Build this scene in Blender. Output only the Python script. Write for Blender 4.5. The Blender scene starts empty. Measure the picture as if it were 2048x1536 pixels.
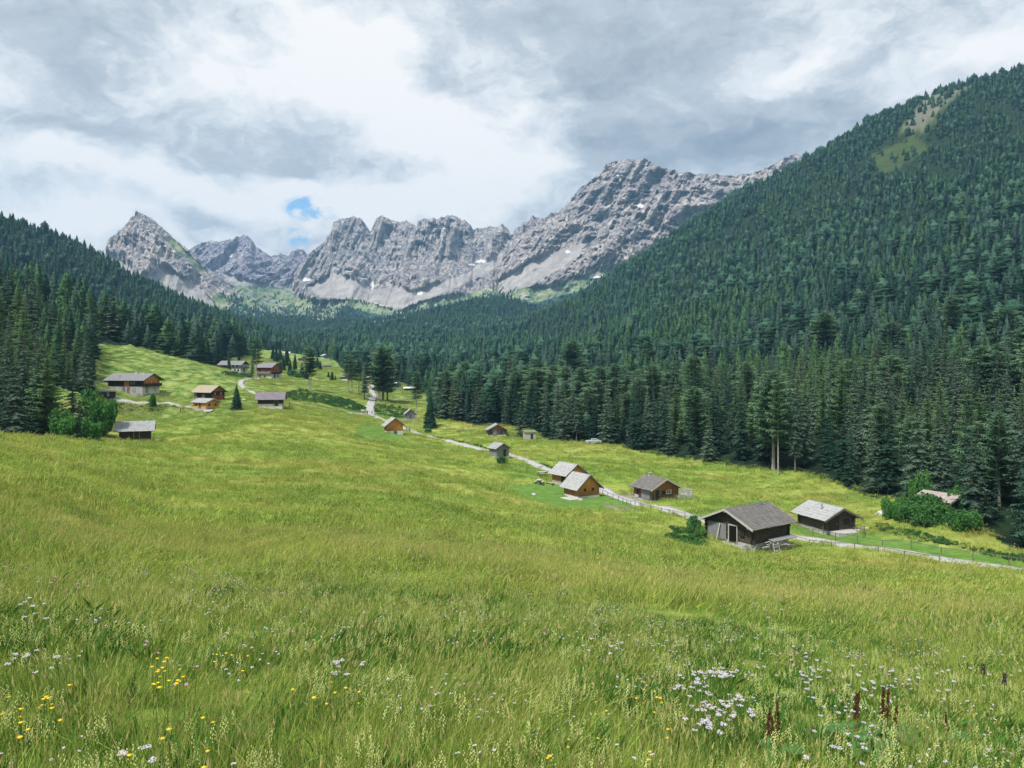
import bpy, bmesh, math, random
import numpy as np
from mathutils import Vector, Matrix
random.seed(7)
RNG = np.random.default_rng(11)
R = math.radians
C = bpy.context.scene.collection
SC = bpy.context.scene

# ------------------------------------------------------------------ camera, sky, sun, exposure
F = 1550.0            # focal length in pixels of the 2048 px wide photograph
HZ = 730.0            # row of the horizon
cd = bpy.data.cameras.new('camera'); cam = bpy.data.objects.new('camera', cd); C.objects.link(cam)
cam.location = (0, 0, 0); cam.rotation_euler = (R(90), 0, 0)
cd.sensor_width = 36.0; cd.lens = 36.0*F/2048.0; cd.shift_y = (HZ-768.0)/2048.0
cd.clip_start = 0.2; cd.clip_end = 20000
SC.camera = cam
SUN_AZ, SUN_EL = R(-138), R(58)
sl = bpy.data.lights.new('sun', 'SUN'); sun = bpy.data.objects.new('sun', sl); C.objects.link(sun)
sl.energy = 2.9; sl.angle = R(8); sl.color = (1.0, 0.95, 0.86)
sd = Vector((math.sin(SUN_AZ)*math.cos(SUN_EL), math.cos(SUN_AZ)*math.cos(SUN_EL), math.sin(SUN_EL)))
sun.rotation_euler = sd.to_track_quat('Z', 'Y').to_euler()
SC.view_settings.view_transform = 'Standard'; SC.view_settings.look = 'None'
SC.view_settings.gamma = 1.0; SC.view_settings.exposure = 0.95
SC.render.engine = 'CYCLES'
SC.cycles.max_bounces = 6; SC.cycles.diffuse_bounces = 3; SC.cycles.transmission_bounces = 3
SC.cycles.volume_bounces = 0; SC.cycles.glossy_bounces = 2; SC.cycles.use_denoising = True
SC.cycles.caustics_reflective = False; SC.cycles.caustics_refractive = False

class NT:
    """small helper to write node trees"""
    def __init__(s, tree): s.t = tree; s.n = tree.nodes; s.l = tree.links
    def node(s, typ, ins=None, **kw):
        n = s.n.new(typ)
        for k, v in kw.items(): setattr(n, k, v)
        for k, v in (ins or {}).items(): s.put(n.inputs[k], v)
        return n
    def put(s, sock, v):
        if isinstance(v, bpy.types.NodeSocket): s.l.new(v, sock)
        else:
            if sock.type == 'RGBA' and not isinstance(v, (int, float)) and len(v) == 3: v = (*v, 1)
            sock.default_value = v
    def math(s, op, a, b=None, c=None, clamp=False):
        n = s.node('ShaderNodeMath', operation=op, use_clamp=clamp); s.put(n.inputs[0], a)
        if b is not None: s.put(n.inputs[1], b)
        if c is not None: s.put(n.inputs[2], c)
        return n.outputs[0]
    def vmath(s, op, a, b=None):
        n = s.node('ShaderNodeVectorMath', operation=op); s.put(n.inputs[0], a)
        if b is not None: s.put(n.inputs[1], b)
        return n.outputs['Value'] if op in ('LENGTH', 'DOT_PRODUCT', 'DISTANCE') else n.outputs[0]
    def mix(s, f, a, b, blend='MIX'):
        n = s.node('ShaderNodeMix', data_type='RGBA', blend_type=blend)
        s.put(n.inputs[0], f); s.put(n.inputs[6], a); s.put(n.inputs[7], b); return n.outputs[2]
    def noise(s, vec, scale, detail=4, rough=0.55, dist=0.0, color=False):
        n = s.node('ShaderNodeTexNoise', {'Scale': scale, 'Detail': detail, 'Roughness': rough, 'Distortion': dist})
        s.put(n.inputs['Vector'], vec); return n.outputs['Color' if color else 'Fac']
    def mapr(s, v, a, b, c=0.0, d=1.0, smooth=True):
        n = s.node('ShaderNodeMapRange', interpolation_type='SMOOTHSTEP' if smooth else 'LINEAR')
        for k, x in zip((0, 1, 2, 3, 4), (v, a, b, c, d)): s.put(n.inputs[k], x)
        return n.outputs[0]
    def ramp(s, f, stops):
        n = s.node('ShaderNodeValToRGB'); s.put(n.inputs[0], f); e = n.color_ramp.elements
        while len(e) < len(stops): e.new(0.5)
        for i, (p, c) in enumerate(stops): e[i].position = p; e[i].color = (*c, 1)
        return n.outputs[0]

# cloudy sky: the physical sky seen through holes in a drawn-out cloud layer (all in directions, at infinity)
W = bpy.data.worlds.new('World'); SC.world = W; W.use_nodes = True
nt = NT(W.node_tree); W.node_tree.nodes.clear()
SKY_GAIN = 1.0
def build_world():
    tc = nt.node('ShaderNodeTexCoord').outputs['Generated']
    sky = nt.node('ShaderNodeTexSky', sky_type='NISHITA', sun_disc=False, sun_elevation=SUN_EL, sun_rotation=SUN_AZ)
    sky.altitude = 1800
    def D(px, py):
        v = Vector(((px-1024)/F, 1, (HZ-py)/F)); v.normalize(); return v
    st = nt.vmath('MULTIPLY', tc, (1.0, 1.0, 2.0))
    w1 = nt.noise(st, 5.0, 5, 0.6, 0, True)
    wv = nt.vmath('MULTIPLY', nt.vmath('SUBTRACT', w1, (0.5, 0.5, 0.5)), (0.17, 0.17, 0.13))
    d = nt.vmath('ADD', tc, wv)
    def blob(px, py, rx, ry, dd=d):
        q = nt.vmath('MULTIPLY', nt.vmath('SUBTRACT', dd, tuple(D(px, py))), (F/rx, F/rx, F/ry))
        return nt.mapr(nt.vmath('LENGTH', q), 0.0, 1.0, 1.0, 0.0)
    n1 = nt.noise(nt.vmath('MULTIPLY', d, (1, 1, 1.5)), 3.6, 8, 0.56)
    n2 = nt.noise(nt.vmath('MULTIPLY', d, (1, 1, 1.25)), 11.0, 6, 0.6)
    n1c = nt.mapr(n1, 0.3, 0.7, -0.5, 0.5, False); n2c = nt.mapr(n2, 0.3, 0.7, -0.5, 0.5, False)
    n1u = nt.noise(nt.vmath('MULTIPLY', nt.vmath('ADD', d, (0.0, 0, .035)), (1, 1, 1.5)), 3.6, 8, 0.56)
    n2u = nt.noise(nt.vmath('MULTIPLY', nt.vmath('ADD', d, (0.0, 0, .014)), (1, 1, 1.25)), 11.0, 6, 0.6)
    val = nt.math('ADD', 0.56, nt.math('MULTIPLY', n1c, 0.20)); val = nt.math('ADD', val, nt.math('MULTIPLY', n2c, 0.15))
    val = nt.math('ADD', val, nt.math('MULTIPLY', nt.math('SUBTRACT', n1, n1u), .9)); val = nt.math('ADD', val, nt.math('MULTIPLY', nt.math('SUBTRACT', n2, n2u), .45))
    vo = nt.node('ShaderNodeTexVoronoi', {'Scale': 6.5, 'Detail': 3.0, 'Roughness': .55, 'Smoothness': .6}, feature='SMOOTH_F1', normalize=True)
    nt.put(vo.inputs['Vector'], nt.vmath('ADD', nt.vmath('MULTIPLY', d, (1, 1, 1.35)), nt.vmath('MULTIPLY', nt.noise(tc, 14.0, 4, .6, 0, True), (.05, .05, .05))))
    val = nt.math('ADD', val, nt.math('MULTIPLY', nt.math('SUBTRACT', .42, vo.outputs['Distance']), .55))
    for px, py, rx, ry, a in [
        (700, 110, 210, 130, .52), (840, 240, 230, 120, .42), (1000, 330, 300, 90, .34), (400, 120, 240, 140, .28),
        (520, 400, 420, 90, .34), (80, 450, 380, 70, .25), (150, 330, 300, 60, .15), (1050, 190, 80, 60, .2), (900, 400, 350, 70, .25),
        (1580, 110, 130, 90, .22), (2000, 110, 260, 70, .32), (1500, 230, 60, 50, .16), (30, 150, 260, 200, .1),
        (1300, 300, 480, 130, -.30), (1250, 60, 560, 160, -.22), (1700, 190, 420, 120, -.20), (1600, 20, 500, 80, -.12),
        (570, 320, 190, 40, -.16), (350, 230, 240, 60, -.06), (900, 150, 130, 80, -.16), (380, 10, 200, 70, -.18), (180, 260, 230, 50, -.15),
        (1450, 300, 300, 60, -.08), (380, 440, 60, 50, -.2), (530, 415, 60, 25, -.25), (60, 60, 260, 70, -.14)]:
        val = nt.math('ADD', val, nt.math('MULTIPLY', blob(px, py, rx, ry), a))
    cl = nt.ramp(val, [(0.10, (0.27, 0.33, 0.40)), (0.34, (0.40, 0.46, 0.53)), (0.54, (0.56, 0.62, 0.685)), (0.70, (0.80, 0.845, 0.885)), (0.86, (1.0, 1.0, 1.0))])
    cl = nt.mix(1.0, cl, (5.7, 5.6, 5.5), 'MULTIPLY')
    dh = nt.vmath('ADD', tc, nt.vmath('MULTIPLY', wv, (.12, .12, .12)))
    hole = nt.math('MAXIMUM', blob(612, 418, 74, 40, dh), blob(600, 480, 52, 34, dh))
    hole = nt.math('MAXIMUM', hole, nt.math('MULTIPLY', blob(655, 448, 50, 45, dh), 0.5))
    n3 = nt.mapr(nt.noise(nt.vmath('MULTIPLY', tc, (1, 1, 1.6)), 26.0, 6, 0.62, 0.6), .3, .7, -.5, .5, False)
    hole = nt.mapr(nt.math('MULTIPLY', hole, nt.math('ADD', nt.math('ADD', 1.05, nt.math('MULTIPLY', n2c, 1.2)), nt.math('MULTIPLY', n3, 2.6))), 0.15, 1.0)
    blue = nt.mix(0.85, sky.outputs[0], (1.7, 3.3, 5.2))
    col = nt.mix(hole, cl, blue)
    # below the horizon: plain grey-green, only seen by light
    z = nt.node('ShaderNodeSeparateXYZ'); nt.put(z.inputs[0], tc)
    col = nt.mix(nt.mapr(z.outputs[2], -0.12, -0.02), (0.6, 0.8, 0.5), col)
    bg = nt.node('ShaderNodeBackground', {'Color': col, 'Strength': 0.1*SKY_GAIN})
    out = nt.node('ShaderNodeOutputWorld'); nt.l.new(bg.outputs[0], out.inputs[0])
build_world()

# ------------------------------------------------------------------ numpy noise
def _h(ix, iy, iz, seed):
    h = (ix.astype(np.int64)*374761393 + iy.astype(np.int64)*668265263 + iz.astype(np.int64)*2147483647 + seed*1274126177) & 0xffffffff
    h = ((h ^ (h >> 13))*1274126177) & 0xffffffff
    h = ((h ^ (h >> 16))*2246822519) & 0xffffffff
    return ((h ^ (h >> 15)) & 0xffffff)/float(0xffffff)*2-1
def vnoise(x, y, z=None, seed=0):
    x = np.asarray(x, float); y = np.asarray(y, float); z = np.zeros_like(x) if z is None else np.asarray(z, float)
    ix, iy, iz = np.floor(x), np.floor(y), np.floor(z); fx, fy, fz = x-ix, y-iy, z-iz
    fx, fy, fz = [f*f*f*(f*(f*6-15)+10) for f in (fx, fy, fz)]
    def c(a, b, d): return _h(ix+a, iy+b, iz+d, seed)
    def L(a, b, t): return a+(b-a)*t
    return L(L(L(c(0,0,0), c(1,0,0), fx), L(c(0,1,0), c(1,1,0), fx), fy), L(L(c(0,0,1), c(1,0,1), fx), L(c(0,1,1), c(1,1,1), fx), fy), fz)
def fbm(x, y, z=None, o=4, seed=0, gain=.5):
    s = 0; a = 1; t = 0; f = 1.0
    for i in range(o):
        s = s + a*vnoise(x*f+i*13.7, y*f-i*7.3, None if z is None else z*f, seed+i); t += a; a *= gain; f *= 2.03
    return s/t
def ridged(x, y, z=None, o=4, seed=0, gain=.55):
    s = 0; a = 1; t = 0; f = 1.0
    for i in range(o):
        s = s + a*(1-2*np.abs(vnoise(x*f+i*13.7, y*f-i*7.3, None if z is None else z*f, seed+i))); t += a; a *= gain; f *= 2.1
    return s/t

# ------------------------------------------------------------------ mesh helpers
def mesh_np(name, v, quads=None, tris=None, mi=None):
    me = bpy.data.meshes.new(name); v = np.asarray(v, np.float32)
    q = np.zeros((0, 4), int) if quads is None else np.asarray(quads, int).reshape(-1, 4)
    t = np.zeros((0, 3), int) if tris is None else np.asarray(tris, int).reshape(-1, 3)
    me.vertices.add(len(v)); me.vertices.foreach_set('co', v.ravel())
    me.loops.add(q.size+t.size); me.loops.foreach_set('vertex_index', np.concatenate([q.ravel(), t.ravel()]).astype(np.int32))
    me.polygons.add(len(q)+len(t))
    ls = np.concatenate([np.arange(len(q))*4, q.size+np.arange(len(t))*3]).astype(np.int32)
    me.polygons.foreach_set('loop_start', ls)
    if mi is not None: me.polygons.foreach_set('material_index', np.asarray(mi, np.int32))
    me.update(calc_edges=True); me.validate()
    return me
def vattr(me, name, arr):
    a = me.attributes.new(name, 'FLOAT', 'POINT'); a.data.foreach_set('value', np.asarray(arr, np.float32).ravel())
def link(name, me, mats, parent=None):
    o = bpy.data.objects.new(name, me); C.objects.link(o)
    for m in (mats if isinstance(mats, (list, tuple)) else [mats]): me.materials.append(m)
    if parent: o.parent = parent
    return o
def tag(o, label=None, cat=None, group=None, kind=None):
    if label: o['label'] = label
    if cat: o['category'] = cat
    if group: o['group'] = group
    if kind: o['kind'] = kind
    return o
def empty(name, loc, rz=0.0, label=None, cat=None, group=None, s=1.0):
    o = bpy.data.objects.new(name, None); C.objects.link(o); o.location = loc; o.rotation_euler = (0, 0, rz); o.scale = (s, s, s)
    o.empty_display_size = 0.2
    return tag(o, label, cat, group)
def copy_tree(o, parent=None):
    c = o.copy(); C.objects.link(c)
    if parent: c.parent = parent
    for ch in list(o.children): copy_tree(ch, c)
    return c

class MB:
    """collects boxes, bars and tubes into one mesh"""
    def __init__(s): s.v = []; s.f = []; s.m = []; s.cur = 0
    def add(s, vs, fs):
        b = len(s.v); s.v += [tuple(p) for p in vs]; s.f += [tuple(b+i for i in f) for f in fs]; s.m += [s.cur]*len(fs); return s
    def hexa(s, p):   # 4 bottom + 4 top
        return s.add(p, [(3,2,1,0),(4,5,6,7),(0,1,5,4),(1,2,6,5),(2,3,7,6),(3,0,4,7)])
    def box(s, c, d, rz=0.0, ry=0.0, rx=0.0):
        M = Matrix.Translation(c) @ Matrix.Rotation(rz, 4, 'Z') @ Matrix.Rotation(ry, 4, 'Y') @ Matrix.Rotation(rx, 4, 'X')
        x, y, z = d[0]/2, d[1]/2, d[2]/2
        return s.hexa([M @ Vector(p) for p in ((-x,-y,-z),(x,-y,-z),(x,y,-z),(-x,y,-z),(-x,-y,z),(x,-y,z),(x,y,z),(-x,y,z))])
    def tube(s, a, b, r0, r1=None, n=8, cap=True):
        a = Vector(a); b = Vector(b); r1 = r0 if r1 is None else r1; d = (b-a).normalized()
        u = d.orthogonal().normalized(); w = d.cross(u)
        vs = []
        for p, r in ((a, r0), (b, r1)):
            for i in range(n):
                t = 2*math.pi*i/n; vs.append(p+u*math.cos(t)*r+w*math.sin(t)*r)
        fs = [(i, (i+1) % n, n+(i+1) % n, n+i) for i in range(n)]
        if cap: fs += [tuple(range(n-1, -1, -1)), tuple(range(n, 2*n))]
        return s.add(vs, fs)
    def lathe(s, prof, n=10, c=(0,0,0)):
        vs = []; 
        for r, z in prof:
            for i in range(n): t = 2*math.pi*i/n; vs.append((c[0]+r*math.cos(t), c[1]+r*math.sin(t), c[2]+z))
        fs = [(k*n+i, k*n+(i+1) % n, (k+1)*n+(i+1) % n, (k+1)*n+i) for k in range(len(prof)-1) for i in range(n)]
        fs += [tuple(range(n-1, -1, -1)), tuple(range((len(prof)-1)*n, len(prof)*n))]
        return s.add(vs, fs)
    def build(s, name, mats, parent=None, smooth=False, bevel=0):
        me = bpy.data.meshes.new(name); me.from_pydata(s.v, [], s.f); me.polygons.foreach_set('material_index', s.m)
        if smooth: me.polygons.foreach_set('use_smooth', [True]*len(s.f))
        me.update(); o = link(name, me, mats, parent)
        if bevel: b = o.modifiers.new('b', 'BEVEL'); b.width = bevel; b.segments = 2; b.limit_method = 'ANGLE'
        return o

# ------------------------------------------------------------------ terrain: height from surveyed points (column, row, distance)
CP = []
def cp(*pts):
    for px, py, Y in pts:
        x = (px-1024)/F*Y; z = (HZ-py)/F*Y; CP.append((x, Y, z))
for r_ in (0.8, 2.5, 6.0, 11.0):
    for th in (-36, -18, 0, 18, 36):
        x, y = r_*math.sin(R(th)), r_*math.cos(R(th)); CP.append((x, y, -1.7-0.2*y-0.1*x))
cp((0,1103,16),(0,1000,29),(0,950,42),(0,900,68),(0,872,100),(0,892,122),(0,880,150),(0,800,190),(0,700,240),(0,628,330),(0,608,430),(0,640,600),
   (100,955,50),(100,895,85),(100,872,115),(100,890,135),(100,868,155),(100,780,200),(110,700,290),(110,645,400),(100,650,600),
   (200,960,60),(200,900,110),(195,888,140),(200,862,180),(200,810,235),(195,692,330),(200,655,480),(200,645,700),
   (0,560,820),(0,448,1050),(0,520,1350),(120,600,850),(120,486,1200),(120,560,1500),(260,640,900),(260,572,1350),(260,640,1700),
   (420,680,800),(420,632,1450),(420,680,1900),(520,690,1000),(520,668,1500),(520,690,1900),
   (272,1100,28),(272,1050,40),(272,1000,57),(272,950,85),(272,892,172),(272,850,205),(270,802,255),(265,770,275),(262,695,340),(330,716,365),(330,690,500),
   (512,1150,18.6),(512,1100,28),(512,1050,45),(512,1000,68),(512,950,100),(512,900,140),(512,850,190),(542,817,240),(560,800,270),(570,775,340),
   (418,803,245),(411,824,228),(418,760,300),(420,735,370),(462,748,420),(455,725,480),(450,705,620),(540,757,410),(500,712,640),(560,705,850),(500,690,900),
   (640,815,275),(640,780,350),(640,740,520),(610,720,660),(650,716,750),(700,745,580),(740,832,300),(740,800,355),(742,774,430),(765,805,365),(740,755,560),
   (790,870,225),(786,900,185),(800,960,115),(800,1010,72),(800,1070,42),(800,1120,25),
   (820,838,300),(820,785,470),(860,800,400),(870,868,260),(880,842,285),(830,765,620),(870,900,205),
   (650,705,1000),(760,700,1150),(640,668,1700),(900,715,1000),(900,660,1600),(640,640,2050),(900,610,2050),(760,648,1900),(780,640,2100),(1020,598,2050),(520,636,2050),(640,668,2350),(900,660,2350),(1060,640,2350),(520,668,2350),(400,680,2350),(250,690,2400),(760,670,2350),(640,700,2650),(900,700,2650),
   (1024,1160,21),(1024,1110,41),(1024,1062,69),(1024,1022,98),(1024,985,122),(1024,932,165),(998,916,172),(1024,898,200),(992,873,240),(1060,880,237),(1024,860,262),
   (1160,995,134),(1120,972,145),(1200,930,168),(1200,888,216),(1200,868,260),(1100,770,480),(1100,720,800),(1100,655,1250),(1100,628,1500),(1100,660,1900),
   (1200,780,400),(1200,690,800),(1200,600,1300),(1200,574,1500),(1200,620,1900),
   (1300,1195,20),(1300,1150,34),(1300,1100,60),(1300,1062,88),(1300,1012,124),(1310,960,150),(1300,908,200),(1300,830,290),(1300,730,600),(1300,640,950),(1300,560,1250),(1330,488,1500),(1330,540,1900),
   (1500,1200,27),(1500,1150,50),(1490,1103,92),(1500,1040,110),(1450,980,150),(1450,925,180),(1450,850,230),(1450,740,430),(1450,650,700),(1450,550,1000),(1450,412,1450),(1450,470,1850),
   (1650,1076,106),(1700,1150,66),(1700,1110,86),(1600,1015,128),(1600,942,163),(1600,860,210),(1600,750,380),(1600,650,600),(1600,500,950),(1600,400,1200),(1600,332,1430),(1600,400,1850),
   (1800,1200,34),(1800,1150,60),(1800,1112,86),(1800,1060,104),(1800,1003,126),(1800,900,170),(1800,760,310),(1800,600,560),(1800,450,850),(1800,300,1150),(1800,222,1350),(1800,290,1750),
   (2048,1250,20),(2048,1190,42),(2048,1144,78),(2048,1116,88),(2048,1060,104),(2048,960,140),(2048,860,190),(2048,700,310),(2048,550,500),(2048,400,750),(2048,250,1050),(2048,146,1300),(2048,200,1700),
   (1900,185,1330),(1900,1035,108))
CP = np.array(CP)
KT = 1.5; TH0 = R(35.5)
def _dom(x, y):
    r = np.hypot(x, y); th = np.arctan2(x, y)
    return th, r
def _feat(th, r): return np.stack([th*KT, np.log(np.maximum(r, .3))], -1)
_th, _r = _dom(CP[:, 0], CP[:, 1]); _P = _feat(_th, _r); _val = (CP[:, 2]+1.7)/_r
def _phi(d2): return 0.5*d2*np.log(np.maximum(d2, 1e-12))
_n = len(_P); _D2 = ((_P[:, None]-_P[None])**2).sum(-1)
_A = np.zeros((_n+3, _n+3)); _A[:_n, :_n] = _phi(_D2)+np.eye(_n)*0.0006
_A[:_n, _n] = 1; _A[:_n, _n+1:] = _P; _A[_n, :_n] = 1; _A[_n+1:, :_n] = _P.T
_w = np.linalg.solve(_A, np.concatenate([_val, [0, 0, 0]]))
def tps(th, r):
    sh = th.shape; q = _feat(th.ravel(), r.ravel()); out = np.empty(len(q))
    for i in range(0, len(q), 20000):
        b = q[i:i+20000]; out[i:i+20000] = _phi(((b[:, None]-_P[None])**2).sum(-1)) @ _w[:_n] + _w[_n] + b @ _w[_n+1:]
    return out.reshape(sh)
RMAX = 2700.0
_gth = np.linspace(-TH0, TH0, 220); _glr = np.linspace(math.log(.5), math.log(RMAX), 330)
_GE = tps(*np.broadcast_arrays(_gth[:, None], np.exp(_glr)[None]))
def _interp(th, r):
    a = np.clip((th+TH0)/(2*TH0)*219, 0, 218.999); b = np.clip((np.log(np.maximum(r, .5))-_glr[0])/(_glr[-1]-_glr[0])*329, 0, 328.999)
    i = a.astype(int); j = b.astype(int); fa = a-i; fb = b-j
    return (_GE[i, j]*(1-fa)+_GE[i+1, j]*fa)*(1-fb)+(_GE[i, j+1]*(1-fa)+_GE[i+1, j+1]*fa)*fb
def ground(x, y, detail=True):
    x = np.asarray(x, float); y = np.asarray(y, float); r = np.hypot(x, y); th = np.arctan2(x, y)
    tc = np.clip(th, -TH0, TH0); e = _interp(tc, r)
    over = np.abs(th) > R(70)
    t = (np.mod(th, 2*math.pi)-R(70))/(2*math.pi-2*R(70)); t = np.clip(t, 0, 1); t = t*t*(3-2*t)
    eb = _interp(np.full_like(r, TH0), r)*(1-t)+_interp(np.full_like(r, -TH0), r)*t
    e = np.where(over, eb, e)
    z = -1.7+e*r
    if detail:
        m = np.clip((r-6)/60, 0, 1)
        z = z+fbm(x/7, y/7, o=3, seed=3)*0.45*m*np.clip(1-(r-300)/300, 0.3, 1)+fbm(x/3.2, y/2.4, o=2, seed=4)*0.20*np.clip((r-50)/60, 0, 1)*np.clip(1-(r-260)/200, 0.4, 1)+fbm(x/28, y/28, o=2, seed=5)*0.8*m*np.clip((r-30)/150, 0, 1)
        z = z+fbm(x/90, y/90, o=4, seed=9)*7*np.clip((r-450)/500, 0, 1)
        lf = np.clip((-x-0.30*y)/40, 0, 1)*np.clip((r-150)/80, 0, 1); z = z+ridged(x/16, y/11, o=3, seed=21)*1.9*lf
    return z
def gz(x, y): return float(ground(np.array([x]), np.array([y]))[0])
_rs = np.exp(np.linspace(math.log(3), math.log(2500), 2600))
def hit(px, py, ymin=3.0):
    """the ground point seen in a column and row of the photograph"""
    u = (px-1024)/F; s = (HZ-py)/F; Y = _rs[_rs > ymin]
    g = ground(u*Y, Y)-s*Y; k = np.nonzero(g > 0)[0]
    i = k[0] if len(k) else len(Y)-1
    y = Y[i] if i == 0 else Y[i-1]+(Y[i]-Y[i-1])*(-g[i-1])/(g[i]-g[i-1]+1e-9)
    return Vector((u*y, y, gz(u*y, y)))
def at(px, Y):
    x = (px-1024)/F*Y; return Vector((x, Y, gz(x, Y)))
def inpoly(px, py, poly):
    px = np.asarray(px); ins = np.zeros(px.shape, bool); n = len(poly)
    for i in range(n):
        x1, y1 = poly[i]; x2, y2 = poly[(i+1) % n]
        if y1 == y2: continue
        c = ((y1 > py) != (y2 > py)) & (px < (x2-x1)*(py-y1)/(y2-y1)+x1); ins ^= c
    return ins

# the road centre lines, walked over the ground
ROAD = [(2120,1156),(2048,1143),(1960,1130),(1870,1115),(1780,1102),(1690,1088),(1600,1074),(1520,1062),(1440,1052),(1370,1032),(1300,1012),(1240,996),(1200,976),(1150,958),(1100,941),(1060,925),(1020,912),(985,903),(940,893),(900,884),(860,873),(825,863),(800,854),(775,843),(752,834),(742,829)]
ROAD2 = [(742,829),(739,815),(744,803),(749,794),(743,784),(742,774),(746,766)]
LANE = [(738,830),(700,826),(650,818),(610,810),(572,803),(530,795),(505,785),(486,776),(480,768),(484,761),(500,757),(518,757)]
YARD = [(420,824),(380,814),(345,808),(300,806),(255,803),(222,797)]
def walk(pp, n=140, ymin=40):
    P = [hit(px, py, ymin) for px, py in pp]; P = [(p.x, p.y) for p in P]
    P = np.array(P); 
    for _ in range(2):   # corner cutting
        Q = [P[0]]
        for i in range(len(P)-1): Q += [P[i]*.75+P[i+1]*.25, P[i]*.25+P[i+1]*.75]
        Q.append(P[-1]); P = np.array(Q)
    s = np.concatenate([[0], np.cumsum(np.hypot(*np.diff(P, axis=0).T))]); t = np.linspace(0, s[-1], n)
    return np.stack([np.interp(t, s, P[:, 0]), np.interp(t, s, P[:, 1])], 1)
ROADS = [(walk(ROAD, 260), 1.2), (walk(ROAD2, 60), 1.6), (walk(LANE, 140), 1.0), (walk(YARD, 50, 200), 1.1)]
def road_dist(x, y):
    d = np.full(np.shape(x), 1e9)
    for P, w in ROADS:
        for i in range(0, len(P)): d = np.minimum(d, np.hypot(x-P[i, 0], y-P[i, 1])-w)
    return d
# mown lawns, as outlines on the photograph laid on the ground
LAWNS = [[(712,850),(735,846),(800,852),(812,872),(790,884),(740,880),(712,868)],
         [(1000,972),(1080,966),(1180,968),(1290,1010),(1230,1020),(1120,1018),(1050,996)],
         [(1575,1048),(1700,1058),(1760,1074),(1850,1086),(1960,1108),(2060,1126),(2060,1144),(1900,1118),(1700,1088),(1575,1064)],
         [(1310,1070),(1380,1064),(1420,1080),(1420,1100),(1360,1090)]]
def img(x, y, z):
    yy = np.maximum(y, .05); return 1024+F*x/yy, HZ-F*z/yy
# ------------------------------------------------------------------ materials
def newmat(name):
    m = bpy.data.materials.new(name); m.use_nodes = True; m.node_tree.nodes.clear(); t = NT(m.node_tree)
    o = t.node('ShaderNodeOutputMaterial'); return m, t, o
def princ(t, o, col, rough=.85, spec=.2, normal=None, metal=0.0, **k):
    b = t.node('ShaderNodeBsdfPrincipled', {'Base Color': col, 'Roughness': rough, 'Specular IOR Level': spec, 'Metallic': metal})
    if normal is not None: t.put(b.inputs['Normal'], normal)
    t.l.new(b.outputs[0], o.inputs[0]); return b
def bump(t, h, strength=.4, dist=.1):
    return t.node('ShaderNodeBump', {'Height': h, 'Strength': strength, 'Distance': dist}).outputs[0]
def wpos(t): return t.node('ShaderNodeNewGeometry').outputs['Position']
def opos(t): return t.node('ShaderNodeTexCoord').outputs['Object']
def plain(name, col, rough=.7, spec=.25, var=.15, sc=6.0, metal=0.0):
    m, t, o = newmat(name); n = t.noise(opos(t), sc, 4, .6)
    c = t.mix(t.mapr(n, .3, .7), tuple(x*(1-var) for x in col), tuple(min(1, x*(1+var)) for x in col))
    princ(t, o, c, rough, spec, bump(t, n, .2, .02), metal); return m
def meadow_color(t, p):
    """yellow-green hay meadow with bronze and deep green drifts"""
    a = t.noise(t.vmath('MULTIPLY', p, (.55, 1.6, 1)), .045, 5, .62, .6); b = t.noise(t.vmath('MULTIPLY', p, (.8, 2.0, 1)), .22, 4, .6, .5); c = t.noise(p, 1.6, 3, .6)
    v = t.math('ADD', t.math('MULTIPLY', a, .42), t.math('ADD', t.math('MULTIPLY', b, .3), t.math('MULTIPLY', c, .28)))
    g = t.ramp(v, [(.39, (.065, .15, .030)), (.445, (.12, .215, .038)), (.50, (.21, .285, .052)), (.56, (.31, .35, .085)), (.63, (.37, .37, .14))])
    d = t.noise(t.vmath('MULTIPLY', t.vmath('ADD', p, (91, 17, 0)), (.5, 1.3, 1)), .06, 4, .6, .8)
    return t.mix(t.math('MULTIPLY', t.mapr(d, .52, .64), .6), g, (.30, .255, .075))
def attr(t, n): return t.node('ShaderNodeAttribute', attribute_name=n).outputs['Fac']
def mat_ground():
    m, t, o = newmat('ground'); p = wpos(t)
    mead = meadow_color(t, p)
    lawn = t.mix(t.mapr(t.noise(p, .8, 4, .6), .3, .7), (.085, .185, .035), (.15, .255, .055))
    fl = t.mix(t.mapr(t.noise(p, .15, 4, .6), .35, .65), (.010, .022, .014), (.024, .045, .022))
    pr = t.noise(t.vmath('MULTIPLY', p, (1, 1, .6)), .05, 7, .65)
    rk = t.ramp(pr, [(.3, (.10, .11, .13)), (.5, (.30, .30, .32)), (.7, (.48, .47, .46))])
    dirt = t.mix(t.mapr(t.noise(p, .6, 4, .6), .4, .6), (.15, .13, .10), (.28, .25, .21))
    tuf = t.noise(t.vmath('MULTIPLY', p, (1, 1, 3)), .22, 6, .68)
    past = t.ramp(tuf, [(.36, (.05, .11, .028)), (.45, (.12, .20, .045)), (.54, (.22, .29, .08)), (.64, (.31, .33, .15))])
    c = t.mix(attr(t, 'pasture'), mead, past); c = t.mix(attr(t, 'lawn'), c, lawn)
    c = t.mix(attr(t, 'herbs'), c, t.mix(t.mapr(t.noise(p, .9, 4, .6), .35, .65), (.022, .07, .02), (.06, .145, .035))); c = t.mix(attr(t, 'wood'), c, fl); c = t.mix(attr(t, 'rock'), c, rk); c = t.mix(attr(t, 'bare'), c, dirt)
    h = t.math('ADD', t.noise(p, 1.3, 6, .7), t.math('MULTIPLY', t.noise(p, 9.0, 3, .6), .4))
    princ(t, o, c, .95, .05, bump(t, h, .7, .35)); return m
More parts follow.
